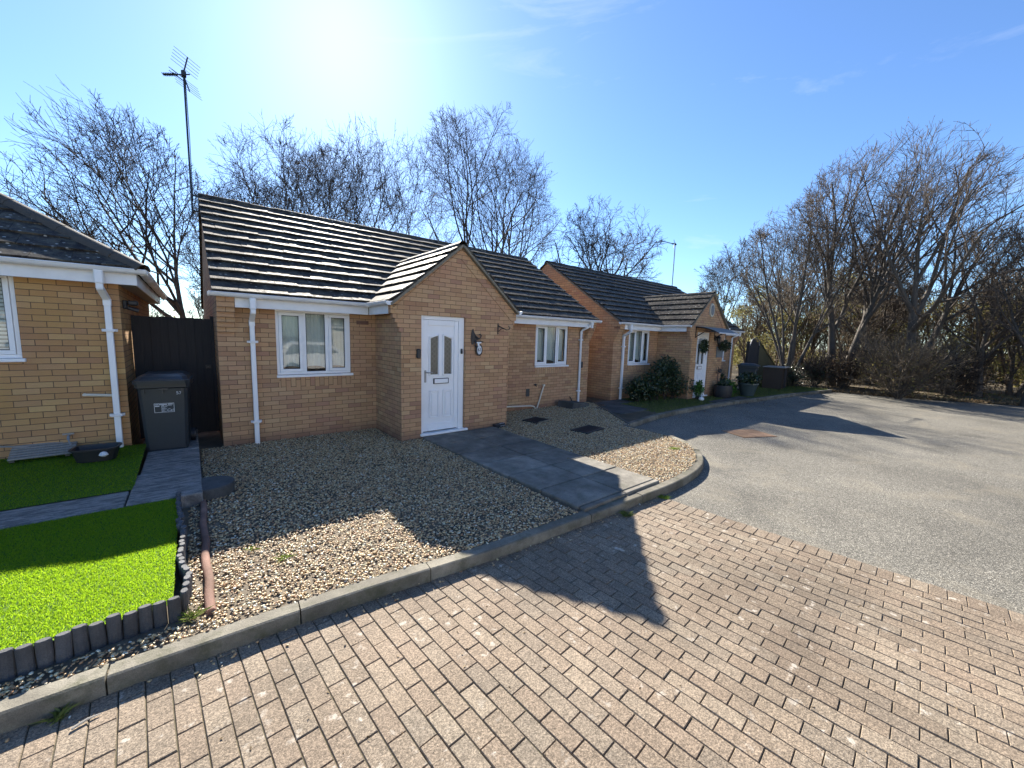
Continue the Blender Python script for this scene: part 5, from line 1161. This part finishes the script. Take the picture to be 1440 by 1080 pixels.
# leaf litter verge
def verge():
    rs = np.random.RandomState(4); nx, ny = 46, 60; X = np.linspace(20.2, 45, nx); Y = np.linspace(-30, 10, ny); V = []
    for y in Y:
        e = np.interp(y, [-30, -12, -8.8, -7.2, -4.6, -2.6, 10], [31.5, 25.5, 23.3, 22.2, 21.2, 20.9, 20.9])
        for x in np.linspace(0, 1, nx) ** 1.7: xx = e + (45 - e) * x; V.append((xx, y, -.115 + .1 * min(1, (xx - e) * 1.5) + rs.normal(0, .02) * min(1, (xx - e) * 3)))
    F = np.array([(j * nx + i, j * nx + i + 1, j * nx + nx + i + 1, j * nx + nx + i) for j in range(ny - 1) for i in range(nx - 1)], np.int32)
    o = raw_mesh('verge', np.array(V), F, M['dirt'], smooth=True); o['kind'] = 'structure'
verge()
def ed(y): return np.interp(y, [-30, -12, -8.8, -7.2, -4.6, -2.6, 10], [31.5, 25.5, 23.3, 22.2, 21.2, 20.9, 20.9])
rnd = random.Random(31)
def lit():
    y = rnd.uniform(-13, 0); return (ed(y) + abs(rnd.gauss(0, 1.6)) - .1, y, -.1 + rnd.random() * .08)
V, F = leaf_cloud(15000, lit, .05, rnd); tag(raw_mesh('leaf_litter', V, F, M['litter']), 'fallen brown leaves under the trees along the tarmac edge', 'leaf litter', None, 'stuff')
grass('verge_grass', 16000, 22, 27, -14, -5.8, .07, 9, lambda P: P[:, 0] > ed(P[:, 1]) + .4, -.05, 'grass', 'rough grass verge at the far right of the tarmac')
rnd = random.Random(33)
V, F = leaf_cloud(260, lambda: (rnd.uniform(8, 20), -2.3 - rnd.random() ** 2 * 1.2 - .1, -.098), .025, rnd); tag(raw_mesh('fallen_leaves', V, F, M['litter']), 'stray leaves blown along the shaded kerb of the far bungalow', 'leaves', None, 'stuff')
# side gate, fence and bin store at the far right of the neighbour
t = empty('arched_gate', (18.4, -.75, 0), R(0), 'dark boarded garden gate with arched top right of the far bungalow', 'gate')
for i in range(8):
    x = .06 + i * .125; m = MB(); h_ = 1.75 + .32 * math.sin(math.pi * (i + .5) / 8); m.cbox(x, x + .12, 0, .03, 0, h_, .004); m.build('board', M['gatewood'], t)
for x in (0, 1.12):
    m = MB(); m.cbox(x - .05, x + .05, -.02, .08, 0, 1.95, .005); m.build('gate_post', M['gatewood'], t)
m = MB(); m.tube([(.05, -.03, 1.78)] + [(.56 - .5 * math.cos(a), -.03, 1.78 + .34 * math.sin(a)) for a in np.linspace(.2, 2.94, 10)] + [(1.07, -.03, 1.78)], .016, 6); m.build('arch_rail', M['greymetal'], t)
t = empty('sloping_fence', (19.6, -.72, 0), 0, 'mossy fence panel with sloping top right of the dark arched gate', 'fence')
m = MB()
for i in range(12): x = i * .2; z0, z1 = 1.95 - .1 * i, 1.95 - .1 * (i + 1); m.poly([(x, 0, 0), (x + .192, 0, 0), (x + .192, 0, z1), (x, 0, z0)][::-1], (0, .025, 0))
m.build('panel', M['greenfence'], t); m = MB(); m.obox((0, -.01, 1.97), (2.4, -.01, .77), .05, .06); m.build('capping', M['greenfence'], t)
t = empty('bin_store', (18.55, -1.7, 0), R(6), 'brown open fronted timber bin store with pale lid by the far kerb', 'bin store')
m = MB(); m.cbox(0, .04, -.35, .35, 0, .88, .004); m.cbox(.95, .99, -.35, .35, 0, .88, .004); m.cbox(.041, .949, .31, .35, 0, .88, .004); m.cbox(.45, .49, -.34, .3, 0, .87, .004); m.build('carcase', M['brownwood'], t)
m = MB(); m.cbox(-.05, 1.04, -.42, .38, .885, .925, .01); m.build('lid', M['greywood'], t)
m = MB(); m.cbox(.5, .94, -.33, -.3, .02, .86, .004); m.build('door', M['gatewood'], t)
# brick gable of a house further back
t = empty('distant_bungalow', (24.6, 15.5, 0), R(-20), 'small brick gable peak showing over the far roof ridge', 'bungalow'); m = MB()
m.poly([(-2, 0, 0), (2, 0, 0), (2, 0, 4.4), (0, 0, 6.75), (-2, 0, 4.4)], (0, 7, 0)); m.build('wall', M['brick'], t)
m = MB(); tl = Vector((2.2, 0, 2.55)).normalized()
for sg in (1, -1): m.obox((sg * 2.3, 3.5, 4.15), (0, 3.5, 6.85), 7.2, .08, (0, 0, 1))
m.build('roof', M['tile'], t)

# ------------------------------------------------------------------ street behind the camera (car mirrored in the panes; bungalows added to bounce light)
def parked_car(loc, rz):
    t = empty('parked_car', loc, rz, 'white parked hatchback across the street, mirrored in the panes', 'car')
    prof = [(-2.0, .3), (-2.05, .6), (-1.95, .95), (-1.5, 1.4), (-1.2, 1.47), (.1, 1.46), (.85, 1.0), (1.75, .82), (2.05, .6), (2.05, .3)]
    V = []; F = []
    for k, (yy, sc_) in enumerate(((-.86, 0), (-.78, 1), (.78, 1), (.86, 0))):
        for x, z in prof: V.append((x * (1 if sc_ else .99), yy * (1 - max(0, z - .95) * .28), z))
    n = len(prof); F = [(k * n + i, k * n + (i + 1) % n, k * n + n + (i + 1) % n, k * n + n + i) for k in range(3) for i in range(n)] + [tuple(range(n))[::-1], tuple(3 * n + i for i in range(n))]
    m = MB(); m.add(V, F); autosmooth(m.build('body', M['upvc'], t), 50)
    for sg in (1, -1):
        m = MB(); w_ = lambda z: sg * (.87 * (1 - max(0, z - .95) * .28) + .005); pts = [(-1.55, 1.0), (-1.3, 1.36), (.02, 1.36), (.6, 1.02)]
        m.add([(x, w_(z), z) for x, z in pts], [(0, 1, 2, 3) if sg > 0 else (3, 2, 1, 0)]); m.build('window', M['black'], t)
    for x in (-1.3, 1.3):
        for sg in (1, -1):
            m = MB(); m.tube([(x, sg * .7, .31), (x, sg * .885, .31)], .31, 20); wh = m.build('wheel', M['black'], t); m = MB(); m.tube([(x, sg * .886, .31), (x, sg * .9, .31)], .19, 14); m.build('rim', M['greymetal'], wh)
    return t
parked_car((4.4, -12.2, -.1), R(4))
for x, lab in ((-6, 'first'), (5.5, 'second'), (17, 'third')):  # bungalows added behind the camera as warm fill for the shaded fronts
    o = copy_tree(bungalow); o.location = (x + 8.7, -16.0, -.1)
    for ch in o.children:
        if ch.name.startswith('wall') or ch.name.startswith('verge_band') or ch.name.startswith('soldier'): ch.material_slots[0].link = 'OBJECT'; ch.material_slots[0].material = M['render']
    o.rotation_euler.z = math.pi; tag(o, 'cream bungalow added across the street to bounce light, ' + lab + ' from the left as mirrored in the panes', 'bungalow', 'added bungalows across the street')

# ------------------------------------------------------------------ light, sky, camera
sc = bpy.context.scene
AZ, SEC = R(16.3), .72
sdir = Vector((math.tan(AZ), 1, SEC)).normalized(); elev = math.asin(sdir.z)
w = bpy.data.worlds.new('World'); sc.world = w; w.use_nodes = True; nt = w.node_tree; nt.nodes.clear()
out = nt.nodes.new('ShaderNodeOutputWorld'); bg = nt.nodes.new('ShaderNodeBackground'); sky = nt.nodes.new('ShaderNodeTexSky')
sky.sky_type = 'NISHITA'; sky.sun_disc = False; sky.sun_elevation = elev; sky.sun_rotation = AZ; sky.altitude = 60; sky.air_density = 1.0; sky.dust_density = .28; sky.ozone_density = 2.0
tc = nt.nodes.new('ShaderNodeTexCoord'); mp = nt.nodes.new('ShaderNodeMapping'); mp.inputs['Scale'].default_value = (1, 1, 4.5); nt.links.new(tc.outputs['Generated'], mp.inputs[0])
nz = nt.nodes.new('ShaderNodeTexNoise'); nz.inputs['Scale'].default_value = 2.6; nz.inputs['Detail'].default_value = 7; nz.inputs['Roughness'].default_value = .62; nz.inputs['Distortion'].default_value = .5; nt.links.new(mp.outputs[0], nz.inputs['Vector'])
rp = nt.nodes.new('ShaderNodeValToRGB'); rp.color_ramp.elements[0].position = .6; rp.color_ramp.elements[1].position = .85; rp.color_ramp.elements[1].color = (.28, .28, .28, 1); nt.links.new(nz.outputs['Fac'], rp.inputs[0])
mx = nt.nodes.new('ShaderNodeMix'); mx.data_type = 'RGBA'; nt.links.new(rp.outputs[0], mx.inputs[0]); tn = nt.nodes.new('ShaderNodeMix'); tn.data_type = 'RGBA'; tn.blend_type = 'MULTIPLY'; tn.inputs[0].default_value = 1; nt.links.new(sky.outputs[0], tn.inputs[6]); tn.inputs[7].default_value = (.78, 1.0, 1.28, 1); nt.links.new(tn.outputs[2], mx.inputs[6]); mx.inputs[7].default_value = (7.5, 7.8, 8.2, 1)
nt.links.new(mx.outputs[2], bg.inputs[0]); bg.inputs['Strength'].default_value = .063; nt.links.new(bg.outputs[0], out.inputs[0])
sl = bpy.data.lights.new('sun', 'SUN'); sl.energy = 5.0; sl.angle = R(.53); sl.color = (1, .93, .82); so = bpy.data.objects.new('sun', sl); C.objects.link(so)
so.rotation_euler = (-sdir).to_track_quat('-Z', 'Y').to_euler()
cam = bpy.data.cameras.new('camera'); cam.sensor_width = 36; cam.lens = 553.37 / 1440 * 36; cam.clip_end = 2000; cam.clip_start = .05
co = bpy.data.objects.new('camera', cam); C.objects.link(co); sc.camera = co
yaw, pitch, roll = .6859, -.1186, .0288
f = Vector((math.sin(yaw) * math.cos(pitch), math.cos(yaw) * math.cos(pitch), math.sin(pitch))); r = Vector((math.cos(yaw), -math.sin(yaw), 0)); u = r.cross(f)
r2 = r * math.cos(roll) + u * math.sin(roll); u2 = -r * math.sin(roll) + u * math.cos(roll)
co.matrix_world = Matrix(((r2.x, u2.x, -f.x, -.3277), (r2.y, u2.y, -f.y, -7.5377), (r2.z, u2.z, -f.z, 1.8434), (0, 0, 0, 1)))
vs = sc.view_settings; vs.view_transform = 'Standard'; vs.look = 'None'; vs.gamma = 1; vs.exposure = 1.55
sc.cycles.max_bounces = 8; sc.cycles.diffuse_bounces = 4; sc.cycles.transparent_max_bounces = 12; sc.cycles.use_denoising = True; sc.cycles.denoiser = 'OPENIMAGEDENOISE'; sc.cycles.denoising_input_passes = 'RGB_ALBEDO_NORMAL'; sc.cycles.denoising_prefilter = 'ACCURATE'
